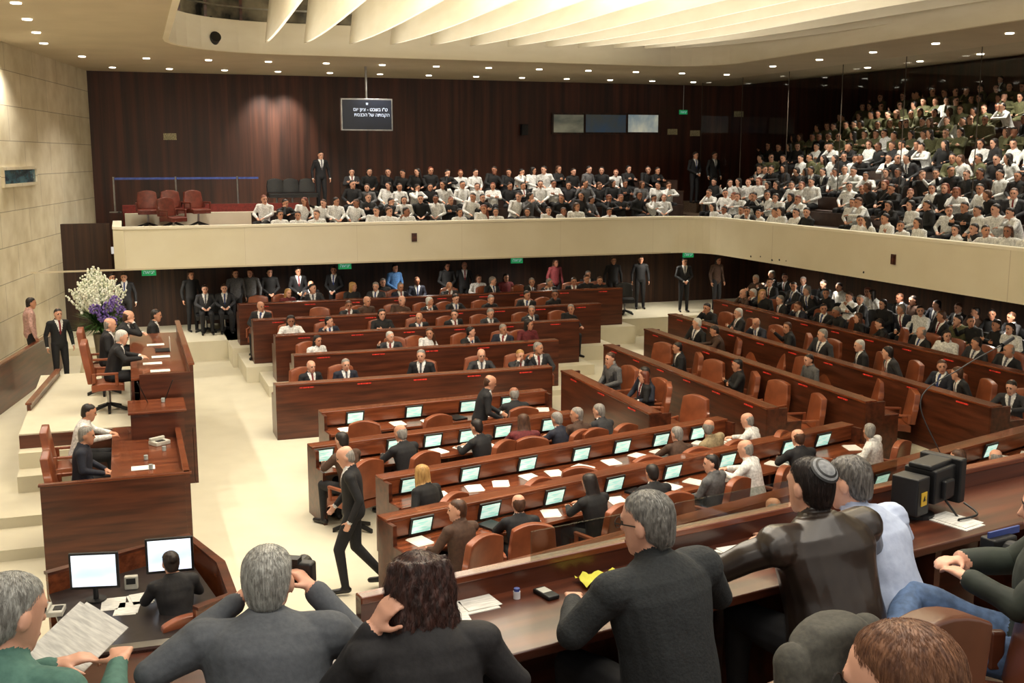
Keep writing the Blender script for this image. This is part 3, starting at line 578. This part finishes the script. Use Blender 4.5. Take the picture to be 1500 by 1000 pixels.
for i,(px,s_,z) in enumerate([(216,3.3,3.2),(253,3.5,3.2),(290,3.3,3.2),(253,2.1,3.2)]):
    b0=BR(0,s_); l=lat(b0,U,px,z+.6); p=b0+U*l; z=z-.15*(i==3)
    if i==0: MCH.location=(p.x,p.y,z); MCH.rotation_euler=(0,0,A+math.pi)
    else: ctree(MCH,None,(p.x,p.y,z),A+math.pi+.2*i)
for px in(405,428,452): 
    b0=BR(0,4.9); l=lat(b0,U,px,4.1); p=b0+U*l; c=ctree(BCH,None,(p.x,p.y,3.55),A+math.pi); c['label']='black side chair on the rear balcony'
# ---------------------------------------------------------------- lights
DL=[]
for i in range(13):
    for s_ in (2.2,5.6): DL.append((-.5+i*1.55+(s_>3)*.7,s_))
for i in range(9): DL+= [(TC+1.6,-1-2.2*i),(TC+4.4,-1.5-2.2*i)]
for i in range(7): DL+= [(-1.2,-1-2.3*i),(-3.6,-2-2.3*i)]
for t_,s_ in DL:
    c=cyl('downlight',.085,.03,LAMP,None,BR(t_,s_,7.6)); top(c,'round recessed downlight glowing in the soffit','ceiling light','recessed downlights')
def spot(p,z,pw,size=130,tgt=None,r=.12,col=(1,.92,.79),blend=.7):
    l=bpy.data.lights.new('spot','SPOT'); l.energy=pw; l.spot_size=math.radians(size); l.spot_blend=blend; l.shadow_soft_size=r; l.color=col
    o=bpy.data.objects.new('ceiling_spot',l); COL.objects.link(o); o.location=(p[0],p[1],z)
    if tgt: o.rotation_euler=(Vector(tgt)-Vector(o.location)).to_track_quat('-Z','Y').to_euler()
    return o
for i in range(6): spot(BR(1.5+i*2.9,2.6),7.5,480)
for i in range(5): spot(BR(TC+3.4,-.5-3*i),7.5,600)
for i in range(3): spot(BR(TC+7.6,1-4.5*i),7.7,420)
for i in range(4): spot(BR(-1.8,-2-4*i),7.5,520)
for i in range(5): spot(BR(1+i*3.6,1.2),2.36,150,155)
for i in range(5): spot(BR(TC+1.6,-.5-3.3*i),2.36,160,155)
p,z=wallpt(400,120); tq=ts(p)[0]
for dx in(-.25,.25): spot(BR(tq+dx,6.3),7.55,760,64,(p.x+U.x*dx*2+N.x*.6,p.y+U.y*dx*2+N.y*.6,4.8),.15,(.82,1,.94),1.)
def area(loc,sx,sy,pw,col=(1,.93,.81),up=False):
    l=bpy.data.lights.new('area','AREA'); l.shape='RECTANGLE'; l.size=sx; l.size_y=sy; l.energy=pw; l.color=col; o=bpy.data.objects.new('area_light',l); COL.objects.link(o); o.location=loc; o.rotation_euler=(math.pi if up else 0,0,A); return o
area((-1.5,14,9.2),13,13,3150); area((1,4.5,9.2),10,8,860)
area(BR(8.5,-9,7.55),11,15,720,(1,.95,.86),up=True)  # added upward light, stands for no real lamp; brightens fins and inner ceiling
W=bpy.data.worlds.new('w'); sc.world=W; W.use_nodes=True; W.node_tree.nodes['Background'].inputs[0].default_value=(1,.93,.83,1); W.node_tree.nodes['Background'].inputs[1].default_value=.68
# ---------------------------------------------------------------- podium
Q=Vector((-4.1,13.4))
def PD(a,l,z=None): p=Q+U*a+N*l; return Vector((p.x,p.y,z)) if z is not None else p
struct(bx('floor.009',[(-5.3,10.6,.15,7.1,18,.3),(-5.3,1.3,.075,7.1,1.2,.15)],CARPET,None,PD(0,0,0),A))
e=empty('clerk_desk',PD(0,0,0),A)
bx('front_panel',(-.87,.03,.57,1.76,.05,1.14),WOODD,e); bx('side_panel',(-.03,1.7,.57,.05,3.4,1.14),WOODD,e); bx('top_rail',[(-.87,.03,1.15,1.8,.08,.03),(-.03,1.7,1.15,.08,3.4,.03)],WOOD,e,bevel=.006)
bx('worktop',(-.5,1.7,1.0,.9,3.3,.04),WOOD,e,bevel=.006); bx('back_panel',(-.93,1.7,.6,.04,3.2,.8),WOODD,e); top(e,'large dark wood clerks desk joined to the podium','desk')
e=empty('speaker_podium',PD(.28,3.45,0),A)
bx('dais',[(-1.3,2.4,.49,2.5,4.8,.98)],WOODD,e); bx('dais_carpet',[(-1.75,2.4,.99,1.6,4.76,.02)],CARPET,e); bx('front_panel',[(-.02,2.4,.95,.05,4.8,1.9),(-.4,.0,1.35,.8,.05,.9)],WOODD,e); bx('desk_top',[(-.48,2.3,1.72,.88,4.5,.04)],WOOD,e,bevel=.006); bx('desk_back',[(-.9,2.3,1.35,.04,4.5,.7)],WOODD,e); bx('top_rail',[(-.02,2.4,1.92,.09,4.8,.03)],WOOD,e)
bx('step',[(-2.1,-.35,.42,.9,.7,.24),(-2.1,-.1,.65,.9,.35,.26)],CARPET,e)
top(e,'raised dark wood speaker podium with long desk','podium')
e=empty('lectern',PD(-.3,2.85,0),A); bx('lectern_body',[(0,0,.7,.75,.8,1.4)],WOODD,e); bx('lectern_top',[(0,0,1.42,.82,.86,.04)],WOOD,e,bevel=.01)
for dx in(-.12,.12): cyl('microphone',.008,.4,BLACKP,e,(dx,.2,1.44),(.35,dx*3,0))
top(e,'dark wood lectern with microphones in front of the podium','lectern')
rf=A-math.pi/2
SPCH=chair_proto(LEATH,.7,True,'high_back_chair'); SPCH['category']='chair'; SPCH['label']='tall brown leather armchair behind the podium'; SPCH['group']='podium chairs'
for i,(a,l) in enumerate([(-1.0,4.7),(-1.1,6.1)]):
    p=PD(a,l,1.0)
    if i==0: SPCH.location=p; SPCH.rotation_euler=(0,0,rf)
    else: ctree(SPCH,None,p,rf)
for a,l,h,c,t,z,po,lab in [(-.92,4.7,'short','white','black suit',1.0,'desk','white-haired person in a dark suit presiding at the podium'),(-1.02,6.1,'bald','grey','black suit',1.0,'lap','grey-haired person in a dark suit seated on the podium'),(-.85,7.3,'bald','brown','black suit',1.0,'chin','person in a dark suit leaning over the podium desk'),(-.2,8.5,'short','dark','black suit',.8,'lap','person in dark clothes seated behind the podium'),(-1.3,.85,'short','grey','navy suit',.32,'lap','person with short grey hair in dark uniform at desk'),(-1.4,2.3,'short','dark','white shirt',.32,'desk','person with dark hair in white shirt at desk')]:
    p=PD(a,l,z); person(po,h,c,t,p,rf+random.uniform(-.15,.15),'',label=lab,sc_=1.04,style='plain' if 'uniform' in lab else None)
for a,l in((-1.4,.85),(-1.5,2.3)): chair(*PD(a,l,.3),rf,'brown leather chair at the clerks desk')
person('stand','short','dark','pink shirt',(-10.35,23.2,.35),-1.0,'',sc_=1.06,label='person in a pink shirt standing beside the stone wall')
person('stand','short','dark','black suit',(-9.5,22.6,.3),-2.4,'',sc_=1.0,label='person in a black suit standing beside the flowers')
for nm,a,b,h in(('partition',(0,608),(80,548),.9),('partition',(50,662),(92,602),.8)):
    p=G(*a,.3); q=G(*b,.3); dd=q-p; e=empty('partition',p,math.atan2(dd.y,dd.x)); L=dd.length+(1.5 if h>.85 else 0); o_=(-1.5 if h>.85 else 0)
    bx('panel',((L+o_)/2,.03,h/2,L,.06,h),WOODD,e); bx('cap_rail',((L+o_)/2,.03,h+.015,L+.02,.1,.03),WOOD,e); top(e,'low dark wood partition with rail beside the podium','partition','podium partitions')
e=empty('desk_telephone',PD(-.3,2.1,1.02),A-1); bx('phone_base',(0,0,.03,.2,.24,.06),LIGHTG,e,bevel=.01); bx('handset',[(-.06,0,.08,.05,.24,.04)],LIGHTG,e,bevel=.012); bx('keypad',(.05,-.02,.065,.08,.12,.008),BLACKP,e); top(e,'cream desk telephone on the clerks desk','telephone')
def tumbler(p):
    e=empty('water_glass',p); cyl('tumbler',.03,.1,GLASS,e,r2=.036); cyl('water',.028,.06,pm('water',(190,200,200),rough=.1),e,(0,0,.005)); top(e,'clear glass of water on the desk','glass','water glasses')
for a,l,z in((-.5,1.3,1.02),(-.45,.8,1.02),(-.25,1.7,1.02),(-.2,3.0,1.44)): tumbler(PD(a,l,z))
for a,l,z in((-.3,4.7,1.74),(-.15,5.3,1.74),(-.55,.9,1.02),(-.2,6.6,1.74),(-.2,4.0,1.74)): p=PD(a,l,z); paper(p.x,p.y,p.z,rf)
e=empty('open_laptop',PD(-.1,5.9,1.74),rf); bx('keyboard',(0,0,.012,.33,.24,.02),BLACKP,e); bx('lid',(0,.13,.12,.33,.012,.22),LIGHTG,e); top(e,'open laptop on the podium desk','laptop')
# flowers
e=empty('flower_arrangement',(-8.75,23.0,.78)); e.scale=(.74,.74,.77); cyl('vase',.16,.8,pm('vase_ceramic',(120,110,90)),e,r2=.24); bx('flower_stand',(0,0,-.3,.5,.5,.6),WOODD,e)
def blobs(name,pts,mat):
    V=[];F=[]
    for (x,y,z,r) in pts:
        b=len(V); o=rs.rand(3)*6
        for i in range(5):
            t=-math.pi/2+math.pi*i/4
            for j in range(6): a=j*math.pi/3+o[0]; V.append((x+r*math.cos(t)*math.cos(a),y+r*math.cos(t)*math.sin(a),z+r*math.sin(t)))
        for i in range(4):
            for j in range(6): F.append((b+i*6+j,b+i*6+(j+1)%6,b+(i+1)*6+(j+1)%6,b+(i+1)*6+j))
    o=mo(name,V,F,mat,e,smooth=True); o['kind']='stuff'; return o
pts=[];st=[]
for i in range(90):
    a=rs.rand()*6.3; r=rs.rand()**.6*.82; tip=Vector((r*math.cos(a)-.08,r*math.sin(a),2.6-.95*r+rs.rand()*.2)); base=Vector((0,0,.8)); 
    for k in range(14):
        f=.55+.45*k/13; q=base.lerp(tip,f); pts.append((q.x+rs.randn()*.03,q.y+rs.randn()*.03,q.z,.055*(1.2-f*.65)))
    st.append((base,tip))
blobs('white_blooms',pts,WHF)
V=[];F=[]
for i in range(260):
    a=rs.rand()*6.3; el=rs.rand()*1.2-.2; L=.45+rs.rand()*.35; d_=Vector((math.cos(a)*math.cos(el),math.sin(a)*math.cos(el),math.sin(el))); w=Vector((-math.sin(a),math.cos(a),0))*.035; c=Vector((0,0,1.0)); b=len(V)
    V+=[c+d_*.1,c+d_*L*.6+w,c+d_*L*1.25-Vector((0,0,.12)),c+d_*L*.6-w]; F.append((b,b+1,b+2,b+3))
mo('leaves',V,F,LEAF,e)['kind']='stuff'
pts=[]
for cx,cy,cz in((.42,-.5,1.6),(.6,-.4,1.75),(.3,-.6,1.35),(.68,-.3,1.45),(.5,-.55,1.2),(.1,-.65,1.55)):
    for k in range(45):
        v=rs.randn(3); v/=np.linalg.norm(v); pts.append((cx+v[0]*.15,cy+v[1]*.15,cz+v[2]*.14,.032))
blobs('purple_blooms',pts,PUR)
V=[];F=[]
for a,b in st:
    k=len(V); V+=[a+Vector((-.01,0,0)),a+Vector((.01,0,0)),b+Vector((.006,0,0)),b+Vector((-.006,0,0))]; F.append((k,k+1,k+2,k+3))
mo('stems',V,F,LEAF,e)['kind']='stuff'; top(e,'large bouquet of white gladioli and purple flowers in a vase','flowers')
# ---------------------------------------------------------------- stenographer desk
c1,c2,c3,c4=[G(x,y,.78) for x,y in((72,870),(272,812),(335,900),(110,985))]
e=empty('computer_desk',c1.lerp(c3,.5)*1,0); o=Vector(e.location); e.location.z=0; o.z=0
def poly(name,P,z0,z1,mat,par): 
    n=len(P); V=[(p.x-o.x,p.y-o.y,z0) for p in P]+[(p.x-o.x,p.y-o.y,z1) for p in P]; F=[tuple(range(n))[::-1],tuple(range(n,2*n))]+[(i,(i+1)%n,n+(i+1)%n,n+i) for i in range(n)]; return mo(name,V,F,mat,par)
poly('worktop',[c1,c4,c3,c2],.74,.78,pm('worktop_dark',(50,44,44),(36,32,32),rough=.3),e)
cm=[c1,c1.lerp(c2,.5),c2,c2.lerp(c3,.5)+Vector((.12,0,0)),c3,c3.lerp(c4,.25)]
for nm,z0,z1,th,mt in(('surround_panel',0,.97,.05,WOOD),('surround_rail',.97,1.0,.09,WOODD)):
    k=sweep(nm,[p.xy for p in cm],z0,z1,th,mt)
    for v in k.data.vertices: v.co.x-=o.x; v.co.y-=o.y
    k.parent=e; KIDS.setdefault(e.name,[]).append(k)
top(e,'stenographers desk with curved wooden surround','desk')
for i,(x,y,ro) in enumerate(((140,862,.12),(250,838,.25))):
    p=G(x,y,.9); m=empty('computer_monitor',(p.x,p.y,.78),ro); bx('frame',(0,0,.31,.47,.04,.37),BLACKP,m,bevel=.008); bx('screen',(0,-.023,.315,.42,.006,.32),SCRB,m); cyl('stand',.025,.14,BLACKP,m); cyl('foot',.1,.02,BLACKP,m); top(m,'black flat computer monitor with a bright blue-white page','computer monitor','stenographer monitors')
p=G(80,898,.78); e=empty('desk_telephone',p,.2); bx('phone_base',(0,0,.025,.18,.2,.05),LIGHTG,e,bevel=.008); bx('handset',(-.06,0,.065,.045,.2,.035),LIGHTG,e,bevel=.01); bx('keypad',[(.035,.0,.053,.08,.1,.008)],BLACKP,e); top(e,'light grey desk telephone beside the monitors','telephone')
p=G(193,862,.78); e=empty('recorder_unit',p,.2); bx('case',(0,0,.07,.13,.06,.14),LIGHTG,e,bevel=.01); bx('display',(0,-.032,.09,.09,.004,.06),BLACKP,e); top(e,'small grey recorder unit between two monitors','device')
for x,y,ro in((165,885,.3),(205,878,.5),(185,892,.2)): p=G(x,y,.78); paper(p.x,p.y,p.z,ro,PRINT)
# ---------------------------------------------------------------- press gallery
PZ=2.65; ZT=PZ+.74
E0=G(120,968,ZT);E1=G(530,915,ZT);E2=G(1580,678,ZT); dE=(E2-E1).normalized(); nE=Vector((-dE.y,dE.x,0)); aE=math.atan2(dE.y,dE.x)
e=empty('press_desk',(E1.x,E1.y,PZ),aE); L=(E2-E1).length
bx('worktop',(L/2,-.24,.72,L,.5,.04),WOODD,e,bevel=.008); bx('front_panel',(L/2,.03,-.85,L,.05,3.35),WOODD,e); bx('front_rail',[(L/2,.03,.83,L,.06,.03)],WOOD,e,bevel=.006)
for i in range(1,4): bx('glass_inset',(L*(i+.5)/6,.03,.9,L/6-.05,.012,.12),DGL,e)
for i in range(1,5): bx('shelf_support',(L*i/5,-.25,.35,.04,.42,.7),WOODD,e)
top(e,'long press gallery desk of dark wood with low glass screen','desk')
d0=(E1-E0); a0=math.atan2(d0.y,d0.x); e=empty('press_desk',(E0.x,E0.y,PZ),a0); L0=d0.length
bx('worktop',(L0/2,-.24,.72,L0,.5,.04),WOODD,e,bevel=.008); bx('front_panel',(L0/2,.03,-.9,L0,.05,3.3),WOODD,e); bx('front_rail',(L0/2,.03,.75,L0,.05,.02),METAL,e); top(e,'short section of press gallery desk in dark wood','desk')
struct(bx('floor.010',(2.2,-2.6,-.1,9,4.6,.2),TCP,None,(E1.x-1,E1.y-.6,PZ),aE))
struct(bx('floor.011',(2.2,-1.9,.25,9,2.6,.5),TCP,None,(E1.x-.6,E1.y-2.0,PZ),aE))
def PDK(px,py): return G(px,py,ZT+.0)
GR=pm('leather_jacket',(46,37,31),(36,28,24),(10,10,10),.36,.06,coat=.2); BSW=pm('sweater_black',(36,40,42),(28,31,33),(90,90,90),.85,.3); GJ=pm('jacket_grey',(84,88,94),(76,80,86),(60,60,60),.85,.15); BJ=pm('jacket_black',(28,27,30),(21,20,23),(60,60,60),.8,.15); LBS=pm('shirt_pale_blue',(180,192,216),(170,182,208),(40,40,40),.8,.15); GRS=pm('shirt_green',(78,118,106),(66,104,94),(40,40,40),.8,.15)
def strands(par,me,n,length,r,mat,seed,curl=.0,grav=.6):
    rr=np.random.RandomState(seed); nv=len(me.vertices); V=[];F=[]; vs=me.vertices; S=7
    for _ in range(n):
        v=vs[rr.randint(nv)]; p=v.co.copy(); nn=v.normal.copy()
        d=Vector((0,-.3,-1.)); d=d-nn*d.dot(nn)
        if d.length<.15: a=rr.rand()*6.3; d=Vector((math.cos(a),math.sin(a)-.6,0)); d=d-nn*d.dot(nn)
        d=d.normalized()+Vector(rr.randn(3)*.2); d=(d-nn*d.dot(nn)*1.0).normalized(); base=len(V); ph=rr.rand()*6; l=length*rr.uniform(.6,1.1); t=d.cross(nn).normalized()
        for j in range(S):
            f=j/(S-1); w=r*(1-.8*f); q=p+nn*(.002*(1-f*.5))+(t*math.sin(ph+f*7)+nn*.5*math.cos(ph+f*7))*curl*f
            V+=[q-t*w,q+t*w,q+nn*w]
            p=p+d*l/S-nn*(l/S*.14*j*min(1,length/.05)*.3)
            d=(d+Vector((0,0,-.1))).normalized()
        for j in range(S-1):
            for k in range(3): F.append((base+j*3+k,base+j*3+(k+1)%3,base+j*3+3+(k+1)%3,base+j*3+3+k))
    return V,F
def hero(px,py,pose,hair,hairmat,topm,rot,label,floor=PZ,vox=.0075,folds=.010,bot=None,skin=None,style='plain',n=4500,length=.026,curl=.0015,hr=.0008,sleeve=TOP,seed=1):
    p=pose; b=Body(); M,C=fill(b,p,None,style,sleeve); me=b.mesh('person_body',vox,style,3,folds,seed)
    g=G(px,py,floor+C.z); ca,sa=math.cos(rot),math.sin(rot); x=g.x-(C.x*ca-C.y*sa); y=g.y-(C.x*sa+C.y*ca)
    o=ob('person',me,None,(x,y,floor),rot); dress(o,[skin or SKINS[0],topm,bot or DPAN,TM['white shirt'],TIES[0],hairmat,SHOEM,EYEM,LIPM]); top(o,label,'person')
    hb=Body(); hairl(hb,M,hair)
    if hair=='wavy':
        for i,v in enumerate(hb.V):
            if i>=8*14+5*14: hb.V[i]=M@Vector(v)
    hm=hb.mesh('hair',.006 if hair=='wavy' else .008,'plain',1 if hair=='wavy' else 2); hm.materials.clear(); hm.materials.append(hairmat); 
    Vs,Fs=strands(o,hm,n,length,hr,hairmat,seed,curl)
    base=len(hm.vertices); V=[v.co[:] for v in hm.vertices]+[tuple(v) for v in Vs]; F=[tuple(q.vertices) for q in hm.polygons]+[tuple(i+base for i in f) for f in Fs]
    mo('hair',V,F,hairmat,o,smooth=True)
    return o,M
def HM(n,a,b): return pm('hero_'+n,a,b,(90,90,20),.5)
hg=HM('hair_grey',(150,148,142),(92,90,86)); hw=HM('hair_silver',(186,186,180),(130,128,122)); hb_=HM('hair_black',(40,28,24),(22,14,12)); hdb=HM('hair_chestnut',(132,90,62),(90,56,38)); hsp=HM('hair_salt',(120,116,110),(60,56,54))
oF4,M4=hero(948,766,sit(lean=12,bulk=1.16,el=(-.33,.14,.83),er=(.33,.12,.82),wl=(-.14,.4,.81),wr=(.16,.4,.81),yaw=24,pitch=-8),'short',hg,BSW,aE+.05,'grey-haired person in a black sweater sitting at the press desk',seed=2,folds=.008)
def glasses(o,M):
    V=[];F=[]
    for x in(-.032,.032):
        n=20;b=len(V)
        for i in range(n):
            a=i*2*math.pi/n
            for j in range(4):
                c=j*math.pi/2; V.append(M@Vector((x+(.024+.0018*math.cos(c))*math.cos(a),.1+.0018*math.sin(c),.008+(.019+.0018*math.cos(c))*math.sin(a))))
        for i in range(n):
            for j in range(4): F.append((b+i*4+j,b+i*4+(j+1)%4,b+((i+1)%n)*4+(j+1)%4,b+((i+1)%n)*4+j))
    for a,c in(((-.058,.1,.012),(-.082,-.01,.008)),((.058,.1,.012),(.082,-.01,.008)),((-.008,.102,.01),(.008,.102,.01))):
        a=M@Vector(a);c=M@Vector(c);b=len(V)
        for q in(a,c): V+=[q+Vector((0,0,.002)),q+Vector((.002,.002,-.002)),q+Vector((-.002,-.002,-.002))]
        F+=[(b,b+1,b+4,b+3),(b+1,b+2,b+5,b+4),(b+2,b,b+3,b+5)]
    g=mo('eyeglasses',V,F,BLACKP,o); g['label']='thin dark-framed eyeglasses'
glasses(oF4,M4)
oF5,M5=hero(1186,712,sit(lean=16,bulk=1.3,el=(-.4,.24,.86),er=(.38,.18,.82),wl=(-.32,.5,.82),wr=(.1,.46,.82),yaw=2,pitch=-4),'short',hb_,GR,aE+.02,'dark-haired person in a dark leather jacket leaning on the desk',seed=3,folds=.012)
V=[];F=[];KM=M5@Matrix.Translation((0,-.022,.02))@Matrix.Rotation(.75,4,'X')
for i in range(8):
    t=i/7*.7
    for j in range(24):
        a=j*math.pi/12; V.append(KM@Vector((.097*math.sin(t)*math.cos(a),.1*math.sin(t)*math.sin(a),.106*math.cos(t))))
for i in range(7):
    for j in range(24): F.append((i*24+j,i*24+(j+1)%24,(i+1)*24+(j+1)%24,(i+1)*24+j))
k=mo('kippah',V,F,[pm('kippah_grey',(140,142,144),(110,112,116),(60,60,60),.8),BLACKP],oF5,smooth=True); k['label']='grey knitted skullcap with dark rim'
for i,pl in enumerate(k.data.polygons):
    if i//24 in(4,6): pl.material_index=1
hero(1243,706,sit(lean=24,bulk=1.22,el=(-.33,.3,.86),er=(.36,.2,.8),wl=(-.2,.52,.84),wr=(.16,.46,.81),yaw=14,pitch=-10),'short',hsp,LBS,aE+.15,'grey-haired person in a pale blue shirt bending over the desk',seed=4,n=1500,floor=PZ-.08,folds=.012)
oF2,M2=hero(393,850,sit(lean=24,bulk=1.12,nk=.085,hk=.05,el=(-.35,.1,.88),er=(.34,.2,.84),wl=(-.1,.32,1.02),wr=(.14,.34,1.03),yaw=-10,pitch=-2,n=(0,-.2,-1),curl=1.0),'short',hw,GJ,.16,'grey-haired person in a grey jacket taking a photograph',seed=5,length=.016,floor=PZ,folds=.012)
c=M2@Vector((.05,.17,-.03)); w=oF2.matrix_basis@c; e=empty('compact_camera',w,-.2); bx('camera_body',(0,0,0,.14,.05,.08),BLACKP,e,bevel=.01); cyl('lens',.03,.06,BLACKP,e,(0,.03,0),(-math.pi/2,0,0)); bx('viewfinder',(0,-.01,.045,.045,.04,.02),BLACKP,e); top(e,'black photo camera held up to the face','camera')
oF3,M3=hero(612,862,sit(lean=18,bulk=1.0,nk=.105,el=(-.27,.2,.84),er=(.3,.12,.82),wl=(-.15,.14,1.05),wr=(.12,.4,.8),yaw=6,pitch=-8,n=(.9,.3,.1),curl=.7),'wavy',HM('hair_darkbrown',(70,38,30),(38,21,17)),BJ,.3,'person with long dark wavy hair in black jacket, hand raised',seed=6,n=5000,length=.045,curl=.008,hr=.0009,folds=.010)
hero(18,898,sit(lean=14,bulk=1.12,el=(-.3,.16,.84),er=(.3,.16,.86),wl=(-.05,.4,.88),wr=(.16,.42,.9),yaw=-20,pitch=-14),'short',hw,GRS,-.25,'silver-haired person in a green shirt reading a sheet of paper',seed=7,length=.028,folds=.010)
p=G(100,948,ZT+.12); o_=paper(p.x,p.y,p.z,.4,PRINT,.21,.29,'sheet of printed paper held in the hand'); o_.rotation_euler=(.5,.25,-.5)
oF8,M8=hero(1322,1012,sit(lean=10,bulk=1.1,yaw=24,pitch=-8),'short',hdb,BJ,.5,'person with thin chestnut hair wearing glasses',floor=3.06,seed=8,n=9000,length=.022,vox=.009,hr=.0005); glasses(oF8,M8)
hero(1535,745,sit(lean=-2,bulk=1.1,kl=(-.14,.5,.64),kr=(.06,.52,.72),al=(-.2,.62,.2),ar=(-.34,.56,.64),el=(-.26,.12,.84),er=(.26,.12,.84),wl=(-.1,.3,.88),wr=(.1,.32,.88)),'short',hb_,pm('shirt_dark_green',(44,52,44),(34,40,34),rough=.8),1.2,'person in dark shirt and blue jeans sitting cross-legged',bot=JEAN,floor=PZ-.08,seed=9,n=600)
g=G(1462,800,3.42); e=empty('photo_camera',g,.5); bx('camera_body',(0,0,0,.15,.08,.1),BLACKP,e,bevel=.01); cyl('lens',.04,.12,BLACKP,e,(0,0,0),(math.pi/2,0,.3)); bx('strap',(.03,0,.06,.2,.01,.03),BLUER,e); top(e,'black photo camera with strap held on the lap','camera')
oS,MS=hero(250,824,sit(lean=14,bulk=1.02,el=(-.26,.16,.82),er=(.26,.16,.82),wl=(-.12,.38,.82),wr=(.12,.38,.82)),'bun',hb_,BJ,.55,'dark-haired person in black top typing at the computer desk',floor=.06,vox=.011,n=500,seed=10)
p=oS.location; chair(p.x+.03,p.y-.05,-.2,.55,'leather chair at the computer desk')
DLE=pm('press_chair_leather',(104,58,38),(84,45,28),(5,5,5),.35,.05,coat=.2); PCH=chair_proto(DLE,.56,True,'press_chair',.5); PCH['category']='chair'; PCH['label']='dark brown leather chair in the press gallery'; PCH['group']='press gallery chairs'
for i,(px,py,rot) in enumerate(((1045,990,aE),(1432,868,aE+1.0),(1515,965,aE+.8))):
    g=G(px,py,3.55)
    if i==0: PCH.location=(g.x,g.y,2.6); PCH.rotation_euler=(0,0,rot)
    else: ctree(PCH,None,(g.x,g.y,2.6),rot)
g=G(1215,925,3.85); b=Body(); b.loft([(-.5,.17,.06,0,0),(-.3,.17,.075,0,0),(0,.16,.07,0,0),(.06,.13,.06,0,0),(.09,.07,.05,0,0)],Matrix(),TOP,n=24); b.cap((-.15,0,.02),(-.19,-.08,-.4),.05,.045,TOP); b.cap((.15,0,.02),(.19,-.08,-.4),.05,.045,TOP)
me=b.mesh('jacket',.007,'plain',2,.016,5); me.materials.clear(); me.materials.append(pm('jacket_olive',(72,70,62),(60,58,52),(60,60,60),.85,.15)); me.polygons.foreach_set('material_index',[0]*len(me.polygons)); o=ob('jacket',me,None,(g.x,g.y,3.78),aE+.1); top(o,'dark olive jacket draped over a chair back','jacket')
c=ctree(PCH,None,(g.x+.06,g.y+.22,2.85),aE+.1); c['label']='dark leather chair with a jacket hung on it'
p=PDK(800,872); e=empty('mobile_phone',p,.6); bx('phone_body',(0,0,.009,.055,.11,.018),BLACKP,e,bevel=.006); bx('phone_screen',(0,.015,.0185,.042,.05,.002),LIGHTG,e); top(e,'black mobile phone on the press desk','phone')
p=PDK(757,876); e=empty('pill_bottle',p); cyl('bottle',.014,.03,pm('bottle_white',(230,230,235)),e); cyl('cap',.012,.012,BLUER,e,(0,0,.03)); top(e,'tiny white bottle with blue cap on the press desk','bottle')
p=PDK(878,853); V=[];F=[]
for i in range(11):
    for j in range(6): V.append((-.09+.018*i+random.uniform(-.005,.005),-.05+.02*j+random.uniform(-.006,.006),.012+.03*abs(math.sin(i*.9+j*.5))*random.uniform(.3,1)))
for i in range(10):
    for j in range(5): F.append((i*6+j,i*6+j+1,i*6+j+7,i*6+j+6))
top(mo('yellow_wrapper',V,F,YELL,None,p,.4,smooth=True),'crumpled yellow paper lying on the press desk','paper')
for x,y,ro in((650,905,.3),(1050,826,.7),(1085,815,.4),(560,925,.2),(690,882,.5),(1400,765,.6)): p=PDK(x,y); paper(p.x,p.y,p.z,ro,None,.15,.21)
p=PDK(1345,755); e=empty('video_camera',(p.x,p.y,ZT),aE+.2); e.scale=(.92,.92,.92)
bx('camera_box',(-.1,0,.14,.12,.15,.2),BLACKP,e,bevel=.008); bx('camera_hood',[(.1,0,.17,.22,.18,.18),(.1,0,.27,.24,.13,.03),(.23,0,.17,.06,.24,.24),(.1,-.1,.15,.1,.03,.1)],BLACKP,e,bevel=.01); cyl('stand',.025,.1,BLACKP,e,(0,0,0)); cyl('foot',.08,.02,BLACKP,e)
bx('warning_label',(-.1,-.078,.13,.055,.004,.07),pm('label_yellow',(230,186,50)),e); mo('warning_triangle',[(-.116,-.082,.12),(-.084,-.082,.12),(-.1,-.082,.15)],[(0,1,2)],BLACKP,e)
text('lettering','!',.022,pm('label_yellow',(230,186,50)),e,(-.1,-.085,.131),(math.pi/2,0,0))
tube('cable',[(.1,-.08,.1),(.12,-.16,-.0),(.05,-.2,.02),(.2,-.22,.02),(.3,-.1,.03)],.006,BLACKP,e); top(e,'black video camera head with yellow warning label and cable','video camera')
p=PDK(1385,735); e=empty('microphone_boom',p,0)
tube('boom_arm',[(0,0,0),(-.02,.0,.2),(-.12,.1,.5),(.12,.2,.65),(.4,.35,.75)],.003,BLACKP,e); tube('microphone',[(.38,.34,.742),(.46,.4,.77)],.012,BLACKP,e); top(e,'slim black microphone boom rising from the desk','microphone')
print('people',cnt,'crowd',len(crowd),'time',time.time()-T0,'objs',len(bpy.data.objects))
